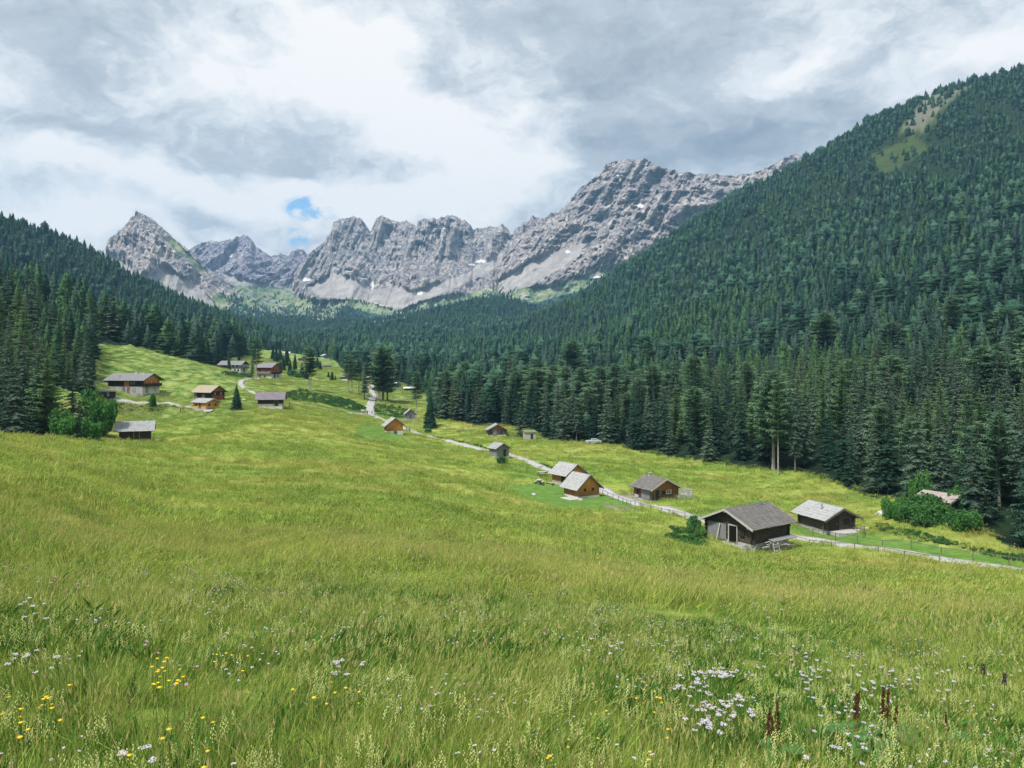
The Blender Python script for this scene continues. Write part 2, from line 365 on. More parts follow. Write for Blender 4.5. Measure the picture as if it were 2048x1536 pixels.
def foliage(name, c1, c2, trans=.25, rnd=.5, scale=.03, extra=None):
    """needles or leaves: colour differs from plant to plant and in drifts over the land"""
    m, t, o = newmat(name); oi = t.node('ShaderNodeObjectInfo').outputs['Random']
    n = t.noise(wpos(t), scale, 3, .6)
    f = t.math('ADD', t.math('MULTIPLY', oi, rnd), t.math('MULTIPLY', t.mapr(n, .3, .7), 1-rnd), clamp=True)
    col = t.mix(f, c1, c2)
    fine = t.noise(opos(t), 1.7, 2, .5); col = t.mix(t.mapr(fine, .3, .7, 0, .35), col, tuple(min(1, x*1.5) for x in c2))
    d = t.node('ShaderNodeBsdfDiffuse', {'Color': col}); tr = t.node('ShaderNodeBsdfTranslucent', {'Color': col})
    mx = t.node('ShaderNodeMixShader', {0: trans}); t.l.new(d.outputs[0], mx.inputs[1]); t.l.new(tr.outputs[0], mx.inputs[2]); t.l.new(mx.outputs[0], o.inputs[0])
    return m
def grassmat(name, kind):
    m, t, o = newmat(name); p = wpos(t); oi = t.node('ShaderNodeObjectInfo').outputs['Random']
    if kind == 'blade': col = t.mix(t.math('MULTIPLY', oi, .45), meadow_color(t, p), (.11, .19, .035)); col = t.mix(1.0, col, t.mix(t.math('FRACT', t.math('MULTIPLY', oi, 7.31)), (.62, .64, .60), (1.28, 1.25, 1.25)), 'MULTIPLY')
    elif kind == 'straw': col = t.mix(oi, (.44, .45, .17), (.38, .34, .15))
    elif kind == 'light': col = t.mix(oi, (.42, .50, .13), (.28, .40, .08))
    else: col = t.mix(oi, (.03, .10, .02), (.06, .17, .03))
    col = t.mix(1.0, col, (1.25, 1.2, 1.25), 'MULTIPLY')
    d = t.node('ShaderNodeBsdfDiffuse', {'Color': col}); tr = t.node('ShaderNodeBsdfTranslucent', {'Color': col})
    mx = t.node('ShaderNodeMixShader', {0: .35}); t.l.new(d.outputs[0], mx.inputs[1]); t.l.new(tr.outputs[0], mx.inputs[2]); t.l.new(mx.outputs[0], o.inputs[0])
    return m
def wood(name, c1, c2, dark=.5, horiz=False, low=None):
    """weathered timber; low: a second tone the boards take near the ground (rain splash)"""
    m, t, o = newmat(name); p = opos(t)
    s = (.6, .6, 9) if horiz else (7, 7, .7)
    n = t.noise(t.vmath('MULTIPLY', p, s), 1.0, 5, .65); b = t.noise(t.vmath('MULTIPLY', p, tuple(x*3 for x in s)), 1.0, 3, .6)
    c = t.mix(t.mapr(b, .3, .7), c1, c2)
    if low is not None:
        z = t.node('ShaderNodeSeparateXYZ'); t.put(z.inputs[0], p)
        f = t.mapr(t.math('ADD', z.outputs[2], t.math('MULTIPLY', t.math('SUBTRACT', n, .5), 3.0)), .2, 2.6, 1, 0)
        c = t.mix(f, c, low)
    c = t.mix(t.math('MULTIPLY', t.mapr(n, .5, .72), dark), c, tuple(x*.16 for x in c1))
    princ(t, o, c, .8, .15, bump(t, b, .5, .03)); return m
def mat_roof(name, c1, c2, rows=3.0):
    m, t, o = newmat(name); p = opos(t)
    n = t.noise(t.vmath('MULTIPLY', p, (.8, 5, 1)), 1.2, 4, .6); q = t.noise(p, 1.1, 5, .6)
    c = t.mix(t.mapr(n, .3, .7), c1, c2); c = t.mix(t.mapr(q, .52, .75, 0, .5), c, tuple(x*.45 for x in c1))
    princ(t, o, c, .75, .3, bump(t, n, .4, .03)); return m
def mat_rock(name, tint=(1, 1, 1), cool=.5):
    m, t, o = newmat(name); p = wpos(t)
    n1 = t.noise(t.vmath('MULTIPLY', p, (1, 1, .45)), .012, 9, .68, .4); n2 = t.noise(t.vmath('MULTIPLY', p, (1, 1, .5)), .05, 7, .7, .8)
    vo = t.node('ShaderNodeTexVoronoi', {'Scale': .035}, feature='DISTANCE_TO_EDGE'); t.put(vo.inputs['Vector'], t.vmath('ADD', t.vmath('MULTIPLY', p, (1, 1, .55)), t.vmath('MULTIPLY', t.noise(p, .03, 4, .6, 0, True), (55, 55, 55))))
    crack = t.mapr(vo.outputs['Distance'], 0, .13)
    c = t.ramp(n1, [(.30, (.24, .245, .29)), (.44, (.37, .365, .40)), (.56, (.49, .475, .475)), (.70, (.60, .565, .53))])
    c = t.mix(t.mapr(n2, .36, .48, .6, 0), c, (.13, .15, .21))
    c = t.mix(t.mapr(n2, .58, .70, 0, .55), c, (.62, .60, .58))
    c = t.mix(t.math('MULTIPLY', t.math('SUBTRACT', 1.0, crack), .5), c, (.09, .105, .16))
    c = t.mix(1.0, c, tint, 'MULTIPLY')
    sn = t.noise(t.vmath('MULTIPLY', p, (1, 1, .3)), .02, 6, .6)
    scree = t.mix(t.mapr(sn, .35, .65), (.22, .21, .21), (.34, .325, .315))
    gr = t.mix(t.mapr(t.noise(p, .02, 6, .65), .35, .65), (.05, .11, .055), (.22, .27, .12))
    shr = t.mix(t.mapr(t.noise(p, .04, 6, .65), .35, .65), (.02, .06, .05), (.05, .10, .07))
    nz = t.math('MULTIPLY', t.math('SUBTRACT', t.noise(t.vmath('MULTIPLY', p, (1, 1, .35)), .022, 8, .75), .5), 2.6)
    nz2 = t.math('MULTIPLY', t.math('SUBTRACT', t.noise(p, .06, 5, .7), .5), 2.4)
    def th(a, q=None): return t.mapr(t.math('ADD', attr(t, a), q or nz), .40, .62)
    c = t.mix(t.math('MULTIPLY', th('scree'), .8), c, scree); c = t.mix(t.math('MULTIPLY', th('green'), t.mapr(n2, .62, .48, .25, 1)), c, gr); c = t.mix(th('shrub'), c, shr)
    c = t.mix(t.math('MULTIPLY', th('snow', nz2), t.mapr(attr(t, 'snow'), .05, .3)), c, (.58, .60, .63))
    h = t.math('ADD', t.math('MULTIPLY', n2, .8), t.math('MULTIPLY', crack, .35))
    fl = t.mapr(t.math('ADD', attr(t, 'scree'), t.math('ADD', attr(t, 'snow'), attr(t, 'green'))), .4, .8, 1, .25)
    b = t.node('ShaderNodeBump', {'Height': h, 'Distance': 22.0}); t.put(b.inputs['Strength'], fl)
    princ(t, o, c, .95, .05, b.outputs[0]); return m

M = {}
M['ground'] = mat_ground()
M['spruce'] = foliage('spruce_needles', (.010, .034, .026), (.042, .090, .058), .15, .65)
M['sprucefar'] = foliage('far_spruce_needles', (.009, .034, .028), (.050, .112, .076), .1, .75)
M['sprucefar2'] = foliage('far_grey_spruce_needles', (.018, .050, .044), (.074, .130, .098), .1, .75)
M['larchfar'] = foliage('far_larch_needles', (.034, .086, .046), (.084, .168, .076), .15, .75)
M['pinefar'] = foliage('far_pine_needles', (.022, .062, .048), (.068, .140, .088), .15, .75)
M['spruce2'] = foliage('grey_spruce_needles', (.034, .070, .054), (.115, .170, .115), .2, .65)
M['larch'] = foliage('larch_needles', (.08, .155, .07), (.15, .245, .105), .3, .6)
M['pine'] = foliage('pine_needles', (.055, .120, .078), (.130, .215, .115), .25, .6)
M['leaf'] = foliage('bright_leaves', (.055, .165, .045), (.11, .26, .07), .4, .5, .2)
M['leafdark'] = foliage('dark_leaves', (.035, .11, .04), (.085, .20, .06), .3, .5, .3)
M['bark'] = plain('bark', (.16, .13, .115), .9, .1, .35, 3.0)
M['palebark'] = plain('pale_bark', (.34, .31, .28), .9, .1, .3, 3.0)
M['blade'] = grassmat('grass_blades', 'blade'); M['straw'] = grassmat('seed_heads', 'straw'); M['lightblade'] = grassmat('pale_blades', 'light'); M['herb'] = grassmat('dark_herbs', 'herb')
M['gravel'] = plain('gravel', (.37, .365, .365), .95, .1, .15, 2.5)
M['orange'] = wood('orange_boards', (.78, .32, .075), (.56, .22, .055), .7, False, (.26, .14, .065))
M['orange2'] = wood('honey_boards', (.78, .40, .11), (.64, .29, .08), .35, False)
M['rust'] = wood('rusty_boards', (.50, .19, .06), (.18, .085, .045), .95, False, (.075, .06, .055))
M['darkwood'] = wood('dark_boards', (.034, .025, .020), (.075, .052, .040), .6)
M['darklog'] = wood('dark_logs', (.034, .029, .025), (.13, .112, .098), .6, True)
M['greylog'] = wood('grey_logs', (.075, .064, .056), (.17, .15, .135), .75, True)
M['greyboard'] = wood('grey_boards', (.17, .175, .185), (.27, .275, .285), .5)
M['silverboard'] = wood('silver_boards', (.38, .37, .36), (.50, .48, .46), .4)
M['redboard'] = wood('red_boards', (.36, .11, .045), (.20, .075, .04), .6)
M['roofgrey'] = mat_roof('grey_shingles', (.24, .25, .265), (.36, .365, .38))
M['roofpale'] = mat_roof('pale_shingles', (.27, .28, .29), (.40, .40, .405))
M['roofbrown'] = mat_roof('brown_shingles', (.10, .092, .092), (.19, .18, .175))
M['roofslate'] = mat_roof('slate_grey_roof', (.17, .17, .185), (.25, .25, .27))
M['rooftan'] = mat_roof('tan_shingles', (.31, .27, .20), (.40, .35, .27))
M['roofpurple'] = mat_roof('purple_grey_roof', (.15, .13, .155), (.24, .21, .24))
M['roofpink'] = mat_roof('pinkish_roof', (.33, .27, .26), (.42, .37, .35))
M['sod'] = mat_roof('mossy_roof', (.12, .16, .07), (.20, .22, .12))
M['stone'] = plain('rubble_stone', (.40, .38, .36), .9, .1, .35, 2.5)
M['plaster'] = plain('white_plaster', (.58, .57, .56), .9, .1, .15, 1.0)
M['greyplaster'] = plain('grey_plaster', (.36, .36, .38), .9, .1, .2, 1.0)
M['white'] = plain('white_paint', (.62, .61, .60), .6, .3, .06)
M['glass'] = plain('dark_glass', (.02, .025, .03), .08, .6, .1)
M['black'] = plain('dark_opening', (.012, .011, .010), .9, .05, .1)
M['steel'] = plain('galvanised_flue', (.45, .45, .46), .35, .5, .1, 6, .8)
M['rail'] = wood('weathered_rail', (.10, .088, .076), (.19, .17, .15), .4)
M['boulder'] = plain('boulder', (.42, .41, .39), .95, .1, .4, 2.0)

# ------------------------------------------------------------------ the land
# banks and verges with dark herbs: outline on the photograph laid on the ground, number and size of the scrub on it
BANKS = [([(560,792),(600,778),(700,800),(738,818),(735,828),(700,822),(640,806),(580,800)], 520, .35, 1.0), ([(740,818),(762,805),(830,822),(812,838),(780,835),(757,830)], 220, .3, .9),
        ([(860,870),(900,878),(960,890),(985,901),(950,892),(880,879)], 160, .2, .45), ([(1020,907),(1060,919),(1108,937),(1100,936),(1050,922)], 120, .2, .45), ([(1325,1072),(1390,1052),(1412,1078),(1405,1092),(1370,1092)], 110, .25, .5),
        ([(200,802),(330,810),(380,814),(300,824),(215,822)], 130, .25, .6), ([(440,742),(520,750),(500,757),(450,752)], 90, .5, 1.0), ([(1740,1058),(1830,1078),(1960,1104),(1960,1098),(1840,1066),(1760,1046)], 110, .25, .5), ([(1960,1108),(2060,1128),(2060,1116),(1960,1098)], 60, .25, .5)]
def build_ground():
    th = np.concatenate([np.linspace(-math.pi, -R(52), 60)[:-1], np.linspace(-R(52), -R(37), 50)[:-1], np.linspace(-R(37), R(37), 760)[:-1], np.linspace(R(37), R(52), 50)[:-1], np.linspace(R(52), math.pi, 60)[:-1]])
    r = np.exp(np.linspace(math.log(.5), math.log(RMAX), 640))
    T, Q = np.meshgrid(th, r, indexing='ij'); x = Q*np.sin(T); y = Q*np.cos(T); z = ground(x, y)
    n, k = len(th), len(r)
    i = np.arange(n)[:, None]; j = np.arange(k-1)[None]; i2 = (i+1) % n
    q = np.stack([i*k+j, i*k+j+1, i2*k+j+1, i2*k+j], -1).reshape(-1, 4)
    v = np.stack([x, y, z], -1).reshape(-1, 3); v = np.vstack([v, [0, 0, -1.7-.02]]); c = len(v)-1
    tr = np.stack([np.full(n, c), np.arange(n)*k, ((np.arange(n)+1) % n)*k], -1)
    me = mesh_np('ground', v, q, tr); me.polygons.foreach_set('use_smooth', [True]*len(me.polygons))
    X, Y, Z = v.T; px, py = img(X, Y, Z); vis = Y > 1
    lawn = np.zeros(len(v))
    for L in LAWNS: lawn = np.maximum(lawn, (inpoly(px, py, L) & vis & (Y > 30) & (Y < 300)).astype(float))
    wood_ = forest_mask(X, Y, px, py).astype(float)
    rr = np.hypot(X, Y)
    rock = np.zeros(len(v))
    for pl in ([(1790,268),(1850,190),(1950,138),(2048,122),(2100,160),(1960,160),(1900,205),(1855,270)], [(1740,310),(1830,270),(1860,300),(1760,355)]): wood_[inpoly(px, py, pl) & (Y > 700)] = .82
    rock = np.maximum(rock, (inpoly(px, py, [(1800,255),(1860,185),(1950,143),(2048,128),(2048,150),(1960,158),(1900,205),(1850,240)]) & (Y > 900))*.12)
    rock = np.maximum(rock, (inpoly(px, py, [(560,590),(700,585),(800,612),(830,640),(760,645),(640,640),(560,618)]) & (Y > 1700))*.9)
    past = np.clip(((-X-0.26*Y)/25), 0, 1)*np.clip((rr-210)/30, 0, 1)
    past = np.maximum(past, np.clip((rr-330)/60, 0, 1)*(px < 860)*(rr < 1500))
    past = np.maximum(past, (inpoly(px, py, [(1790,268),(1850,190),(1950,138),(2048,122),(2100,160),(1960,160),(1900,205),(1855,270)]) & (Y > 900))*.8)
    past = np.maximum(past, (inpoly(px, py, [(1740,310),(1830,270),(1860,300),(1760,355)]) & (Y > 700))*.6)
    herbs = np.zeros(len(v))
    for pl in BANKS: herbs = np.maximum(herbs, (inpoly(px, py, pl[0]) & (Y > 60) & (Y < 600)).astype(float)*np.clip(.75+fbm(X/4, Y/4, o=3, seed=33)*1.6, .2, 1))
    bare = np.zeros(len(v))
    bare = np.maximum(bare, (inpoly(px, py, [(1800,262),(1858,188),(1945,143),(1955,150),(1890,205),(1845,262)]) & (Y > 900))*.45)
    for pl in ([(1210,1008),(1240,1012),(1300,1018),(1240,1022),(1205,1016)], [(1228,984),(1268,986),(1272,996),(1240,992)], [(780,836),(840,838),(846,846),(800,845)], [(218,815),(300,812),(290,822),(225,828)]):
        bare = np.maximum(bare, (inpoly(px, py, pl) & (Y > 60) & (Y < 320))*.8)
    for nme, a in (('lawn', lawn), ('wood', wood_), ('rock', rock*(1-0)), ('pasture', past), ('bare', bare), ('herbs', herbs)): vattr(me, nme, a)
    g = link('ground', me, M['ground']); tag(g, kind='structure')
EDGE = np.array([(-700,120),(-200,135),(0,138),(60,142),(100,150),(150,160),(185,175),(192,330),(260,345),(330,362),(400,375),(440,420),(456,470),(470,530),(500,640),(530,820),(560,900),(600,800),(660,760),(690,640),(720,585),(760,560),(800,540),(835,500),(862,420),(872,292),(950,276),(1024,278),(1070,262),(1100,232),(1200,217),(1300,203),(1400,185),(1500,172),(1600,163),(1700,146),(1800,127),(1900,112),(1960,104),(2048,92),(2200,82),(2800,70)], float)
def forest_mask(x, y, px, py):
    e = np.interp(px, EDGE[:, 0], EDGE[:, 1])+fbm(x/15, y/15, o=2, seed=40)*3
    m = (y > e) & (y > 20)
    r = np.hypot(x, y); m &= r < 2360+fbm(x/150, y/150, o=3, seed=41)*100
    m &= ~((px < 190) & (px > 82) & (y > 168) & (y < 215))       # rocky grass gap on the knoll
    m &= ~((px > 60) & (px < 192) & (y > 255) & (y < 262))
    return m
def build_roads():
    for nm, (P, w), (c) in zip(('gravel_road', 'gravel_road', 'farm_track', 'farm_track'), ROADS, range(4)):
        d = np.gradient(P, axis=0); d /= np.hypot(d[:, 0], d[:, 1])[:, None]; nx = np.stack([-d[:, 1], d[:, 0]], 1)
        rows = []
        for k in np.linspace(-1, 1, 5):
            ww = w*(1+.22*fbm(P[:, 0]/2.5, P[:, 1]/2.5, o=3, seed=50+int(k*2))) if abs(k) > .9 else w
            q = P+nx*(k*ww)[:, None] if np.ndim(ww) else P+nx*k*w
            rows.append(np.stack([q[:, 0], q[:, 1], np.zeros(len(q))], 1))
        A = np.stack(rows, 1)     # n,5,3
        zc = ground(A[..., 0], A[..., 1]); A[..., 2] = np.maximum(zc, zc.mean(1, keepdims=True))+.10+c*.004
        A[:, 0, 2] -= .0; n = len(A); v = A.reshape(-1, 3)
        i = np.arange(n-1)[:, None]*5; j = np.arange(4)[None]; q = np.stack([i+j, i+j+5, i+j+6, i+j+1], -1).reshape(-1, 4)
        # skirts so that the edge never floats
        lo = A[:, [0, 4]].copy(); lo[..., 2] -= .6; b = len(v); v = np.vstack([v, lo.reshape(-1, 3)])
        k = np.arange(n-1); s1 = np.stack([k*5, b+k*2, b+k*2+2, k*5+5], -1); s2 = np.stack([k*5+4, k*5+9, b+k*2+3, b+k*2+1], -1)
        tag(link(nm, mesh_np(nm, v, np.vstack([q, s1, s2])), M['gravel']), kind='structure')

MTREE = []
def mountain(name, label, crest, foot, Yc, Yf, mat, amp, sx, sz, seed, scree=(), green=(), shrub=(), snow=(), step=1.35, rows=230, lean=0.0, slant=0.0):
    crest = np.array(crest, float); foot = np.array(foot, float)
    px = np.arange(crest[0, 0], crest[-1, 0], step); cy = np.interp(px, crest[:, 0], crest[:, 1]); fy = np.interp(px, foot[:, 0], foot[:, 1])
    cy = cy+ridged(px/9, px*0+seed, o=3, seed=seed+70)*-1.6+1.0
    v = np.concatenate([np.linspace(0, 1, rows), 1+np.linspace(.03, .5, 14)])
    PX, V = np.meshgrid(px, v, indexing='ij'); CY = cy[:, None]; FY = fy[:, None]
    vv = np.minimum(V, 1); PY = FY+(CY-FY)*vv
    yc = Yc if np.isscalar(Yc) else np.interp(px, *zip(*Yc))[:, None]
    Y = Yf+(yc-Yf)*vv**1.25
    X = (PX-1024)/F*Y; Z = (HZ-PY)/F*Y
    # crags: push the face in and out with upright ridges, faded at the very foot
    u = X/sx+Z/sx*slant; w = Z/sz
    env = np.clip(vv*5, 0, 1)*(1-.35*np.clip((vv-.9)/.1, 0, 1))
    spx, spy = PX, PY
    def region(polys, soft=1.0):
        m = np.zeros(PX.shape)
        for p in polys: m = np.maximum(m, inpoly(spx, spy, p).astype(float))
        for _ in range(14): m[1:-1, 1:-1] = (m[1:-1, 1:-1]*2+m[:-2, 1:-1]+m[2:, 1:-1]+m[1:-1, :-2]+m[1:-1, 2:])/6
        return m
    sc_ = region(scree); gr = region(green); sh = region(shrub)
    sn = np.zeros(PX.shape)
    for (a, b, rx, ry) in snow: sn = np.maximum(sn, np.clip(1.7-1.1*np.hypot((spx-a)/(rx*.8), (spy-b)/(ry*.7)), 0, 1))
    soft = 1-.8*np.maximum(np.maximum(sc_, gr*.8), np.clip(sn, 0, 1))
    d = ridged(u, w, Y*0+seed, o=2, seed=seed)*1.0+ridged(u*3.1, w*2.2, o=3, seed=seed+5)*.42+fbm(u*.5, w*.6, o=2, seed=seed+8)*.8
    d2 = ridged(u*9, w*7, o=3, seed=seed+11)*.20+ridged(u*2, w*9+u*2, o=3, seed=seed+15)*.20
    D = -(d*(.25+.75*soft)+d2*soft)*amp*env
    Y = Y+D; X = X+D*(PX-1024)/F*.7; Z = Z+(HZ-PY)/F*D*.7
    back = np.clip(V-1, 0, None); Y = Y+back*1400; Z = Z-back*900; X = X+back*1400*(PX-1024)/F
    Z = Z+(ridged(u*6, w*6, o=2, seed=seed+19)*.05*amp)*soft*np.clip(vv*4, 0, 1)
    n, k = PX.shape; i = np.arange(n-1)[:, None]*k; j = np.arange(k-1)[None]
    q = np.stack([i+j, i+k+j, i+k+j+1, i+j+1], -1).reshape(-1, 4)
    me = mesh_np(name, np.stack([X, Y, Z], -1).reshape(-1, 3), q)
    pm = (np.maximum(sh, gr*.55) > .3) & (V < 1) & (spy > 585); MTREE.append(np.stack([X[pm], Y[pm], Z[pm], spx[pm], spy[pm], sh[pm]], 1))
    for nm, a in (('scree', sc_), ('green', gr), ('shrub', sh), ('snow', sn)): vattr(me, nm, a)
    o = link(name, me, mat); tag(o, label, kind='structure'); return o

def build_mountains():
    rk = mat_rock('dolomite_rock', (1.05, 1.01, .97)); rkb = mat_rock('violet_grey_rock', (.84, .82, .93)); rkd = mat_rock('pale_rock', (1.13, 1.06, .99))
    M['rock'] = rk
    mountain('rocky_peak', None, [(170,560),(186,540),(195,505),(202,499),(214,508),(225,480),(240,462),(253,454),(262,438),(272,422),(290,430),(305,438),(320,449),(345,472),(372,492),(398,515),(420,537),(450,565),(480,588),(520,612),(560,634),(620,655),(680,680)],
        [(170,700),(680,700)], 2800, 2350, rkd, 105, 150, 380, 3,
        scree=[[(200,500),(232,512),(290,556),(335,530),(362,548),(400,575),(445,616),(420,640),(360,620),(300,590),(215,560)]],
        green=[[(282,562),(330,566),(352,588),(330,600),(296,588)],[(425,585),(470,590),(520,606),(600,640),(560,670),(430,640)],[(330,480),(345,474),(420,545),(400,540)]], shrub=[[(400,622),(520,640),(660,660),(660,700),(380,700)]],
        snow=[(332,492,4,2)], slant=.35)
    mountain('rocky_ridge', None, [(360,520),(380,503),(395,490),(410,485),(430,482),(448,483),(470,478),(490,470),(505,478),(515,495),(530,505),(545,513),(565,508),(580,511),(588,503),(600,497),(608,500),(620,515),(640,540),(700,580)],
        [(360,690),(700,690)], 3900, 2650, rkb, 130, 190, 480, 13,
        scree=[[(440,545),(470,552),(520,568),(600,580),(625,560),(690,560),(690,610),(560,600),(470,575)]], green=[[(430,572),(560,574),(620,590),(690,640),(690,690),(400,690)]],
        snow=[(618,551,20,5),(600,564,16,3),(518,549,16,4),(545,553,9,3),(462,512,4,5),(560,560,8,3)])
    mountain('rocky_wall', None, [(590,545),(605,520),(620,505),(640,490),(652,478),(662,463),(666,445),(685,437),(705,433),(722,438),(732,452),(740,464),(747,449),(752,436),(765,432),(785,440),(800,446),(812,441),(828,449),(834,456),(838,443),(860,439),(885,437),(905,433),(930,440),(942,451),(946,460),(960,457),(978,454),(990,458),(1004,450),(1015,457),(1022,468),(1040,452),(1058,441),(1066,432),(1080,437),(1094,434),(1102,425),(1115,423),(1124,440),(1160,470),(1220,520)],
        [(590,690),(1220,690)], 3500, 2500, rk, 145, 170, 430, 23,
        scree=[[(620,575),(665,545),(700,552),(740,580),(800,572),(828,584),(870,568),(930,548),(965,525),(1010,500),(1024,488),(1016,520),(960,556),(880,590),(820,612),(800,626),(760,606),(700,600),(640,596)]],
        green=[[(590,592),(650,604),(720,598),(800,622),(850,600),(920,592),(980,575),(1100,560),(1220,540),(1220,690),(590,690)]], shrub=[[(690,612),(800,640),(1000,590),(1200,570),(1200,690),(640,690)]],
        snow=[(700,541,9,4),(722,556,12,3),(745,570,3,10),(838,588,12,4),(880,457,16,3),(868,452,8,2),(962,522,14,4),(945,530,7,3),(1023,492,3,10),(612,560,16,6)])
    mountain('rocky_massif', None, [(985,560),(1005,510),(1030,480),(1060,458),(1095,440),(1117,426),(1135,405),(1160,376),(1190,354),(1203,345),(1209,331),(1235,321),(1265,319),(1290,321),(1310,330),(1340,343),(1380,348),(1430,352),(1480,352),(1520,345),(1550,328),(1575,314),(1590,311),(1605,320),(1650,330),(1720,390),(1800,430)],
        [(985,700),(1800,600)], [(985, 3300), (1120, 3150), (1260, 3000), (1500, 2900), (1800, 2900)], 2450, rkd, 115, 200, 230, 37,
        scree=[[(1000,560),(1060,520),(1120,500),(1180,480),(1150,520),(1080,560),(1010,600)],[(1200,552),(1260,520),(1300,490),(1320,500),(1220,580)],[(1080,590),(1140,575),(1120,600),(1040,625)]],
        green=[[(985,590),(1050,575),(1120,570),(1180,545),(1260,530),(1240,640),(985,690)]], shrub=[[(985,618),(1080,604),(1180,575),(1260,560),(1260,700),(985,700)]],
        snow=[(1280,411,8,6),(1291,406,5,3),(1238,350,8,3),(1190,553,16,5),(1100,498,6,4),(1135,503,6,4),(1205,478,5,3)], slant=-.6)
# ------------------------------------------------------------------ vegetation templates
def conifer(h, rad, seed, whorls=26, per=9, segs=6, base=.06, droop=.35, shape=.85, kind='cone', wide=.30, lift=.12):
    """trunk with whorls of branches; every branch is a spine with hanging side twigs (small faces)"""
    g = np.random.default_rng(seed); V = []; T = []; nv = 0
    for i in range(whorls):
        t = base+(1-base)*(i+g.uniform(-.3, .3))/whorls; t = min(max(t, base), .985); z0 = t*h; q = (t-base)/(1-base)
        if kind == 'cone': Rr = rad*(1-q)**shape*(.85+.15*math.sin(i*2.1))*(1 if q > .08 else .75+q*3)
        else: Rr = rad*(max(0, 1-abs((q-.38)/.66)**2.2)**.5)*(.8+.2*math.sin(i*1.7)); 
        Rr = max(Rr, rad*.05); nb = max(4, int(per*(.6+.4*Rr/rad)))
        a0 = g.uniform(0, 6.28)
        for b in range(nb):
            az = a0+6.283*b/nb+g.normal(0, .22); L = Rr*g.uniform(.62, 1.12); dz = droop*g.uniform(.6, 1.3); zz = z0+g.uniform(-.4, .4)*h/whorls
            if g.uniform() < .06: continue
            dx, dy = math.cos(az), math.sin(az); sx_, sy_ = -dy, dx
            s = np.linspace(.06 if kind == 'cone' else .2, 1, segs+1)
            zs = zz+lift*L*s-dz*L*s**1.6+.12*L*np.clip(s-.7, 0, 1)
            for k in range(segs):
                w = L*wide*1.5*(1-.66*s[k])*g.uniform(.7, 1.25); fw = L*(.20)*g.uniform(.7, 1.2)
                c0 = (dx*L*s[k], dy*L*s[k], zs[k]); c1 = (dx*L*s[k+1], dy*L*s[k+1], zs[k+1])
                for sgn in (-1, 1):
                    hang = w*g.uniform(.15, .65)
                    tip = (c0[0]+sx_*w*sgn+dx*fw, c0[1]+sy_*w*sgn+dy*fw, c0[2]-hang)
                    V += [c0, c1, tip]; T.append((nv, nv+1, nv+2)); nv += 3
                if k % 2 == 0:
                    V += [c0, c1, ((c0[0]+c1[0])/2, (c0[1]+c1[1])/2, c0[2]-w*.7)]; T.append((nv, nv+1, nv+2)); nv += 3
    for k in range(5):   # leader
        a = k*1.256; V += [(math.cos(a)*.06*rad, math.sin(a)*.06*rad, h*.95), (math.cos(a+1)*.06*rad, math.sin(a+1)*.06*rad, h*.95), (0, 0, h*1.01)]; T.append((nv, nv+1, nv+2)); nv += 3
    return mesh_np('crown', np.array(V), None, np.array(T))
def solid_conifer(h, rad, seed, tiers=8, n=10, round_=False, boughs=90):
    """a closed crown for trees half a kilometre and more away: ragged tiers, each hanging over the next"""
    g = np.random.default_rng(seed); V = []; Q = []; k = 0
    def Rr(t): return rad*((1-t)**.8 if not round_ else max(.02, 1-abs((t-.32)/.69)**2.3)**.5)+.04
    for i in range(tiers+1):
        t = .04+.93*i/tiers; z = t*h
        for (f, dz) in ((1.12, -.30), (.62, .25)):
            if i == tiers and f > 1: f = .5
            for j in range(n):
                a = 6.283*(j+g.uniform(-.3, .3))/n; r = Rr(t)*f*g.uniform(.72, 1.2); V.append((r*math.cos(a), r*math.sin(a), z+dz*h/tiers+g.uniform(-.25, .25)*h/tiers))
            k += 1
    for r in range(k-1):
        for j in range(n): Q.append((r*n+j, r*n+(j+1) % n, (r+1)*n+(j+1) % n, (r+1)*n+j))
    V.append((0, 0, h*1.02)); T = [((k-1)*n+j, (k-1)*n+(j+1) % n, len(V)-1) for j in range(n)]
    m = len(V)
    for q in range(boughs):   # loose boughs that break the outline
        t = g.uniform(.03, .93); a = g.uniform(0, 6.283); r = Rr(t); L = r*g.uniform(.25, .5)*(1 if boughs < 200 else .8); c0 = np.array([math.cos(a)*r*.75, math.sin(a)*r*.75, t*h]); d = np.array([math.cos(a), math.sin(a), -.35])
        s = np.array([-math.sin(a), math.cos(a), 0])*L*.5; V += [tuple(c0-s), tuple(c0+s), tuple(c0+d*L)]; T.append((m, m+1, m+2)); m += 3
    return mesh_np('crown', np.array(V), np.array(Q), np.array(T))
def trunk_mesh(h, r, seed, limbs=0, base=.3, ll=1.5):
    m = MB(); g = random.Random(seed); p = Vector((0, 0, -1.2)); n = 7; rr = r*1.25
    for k in range(1, n+1):
        t = k/n; q = Vector((g.uniform(-.1, .1)*r*1.5, g.uniform(-.1, .1)*r*1.5, -1.2+(h*.97+1.2)*t)); r2 = r*(1.02-t*.97)
        m.tube(p, q, rr, r2, 7, False); p = q; rr = r2
    for k in range(limbs):
        z = h*(base*.7+g.uniform(0, .3)); a = g.uniform(0, 6.28); L = ll*g.uniform(.4, 1)
        m.tube((0, 0, z), (math.cos(a)*L, math.sin(a)*L, z-L*.15), r*.16, r*.05, 4, False)
    me = bpy.data.meshes.new('trunk'); me.from_pydata(m.v, [], m.f); me.update(); return me
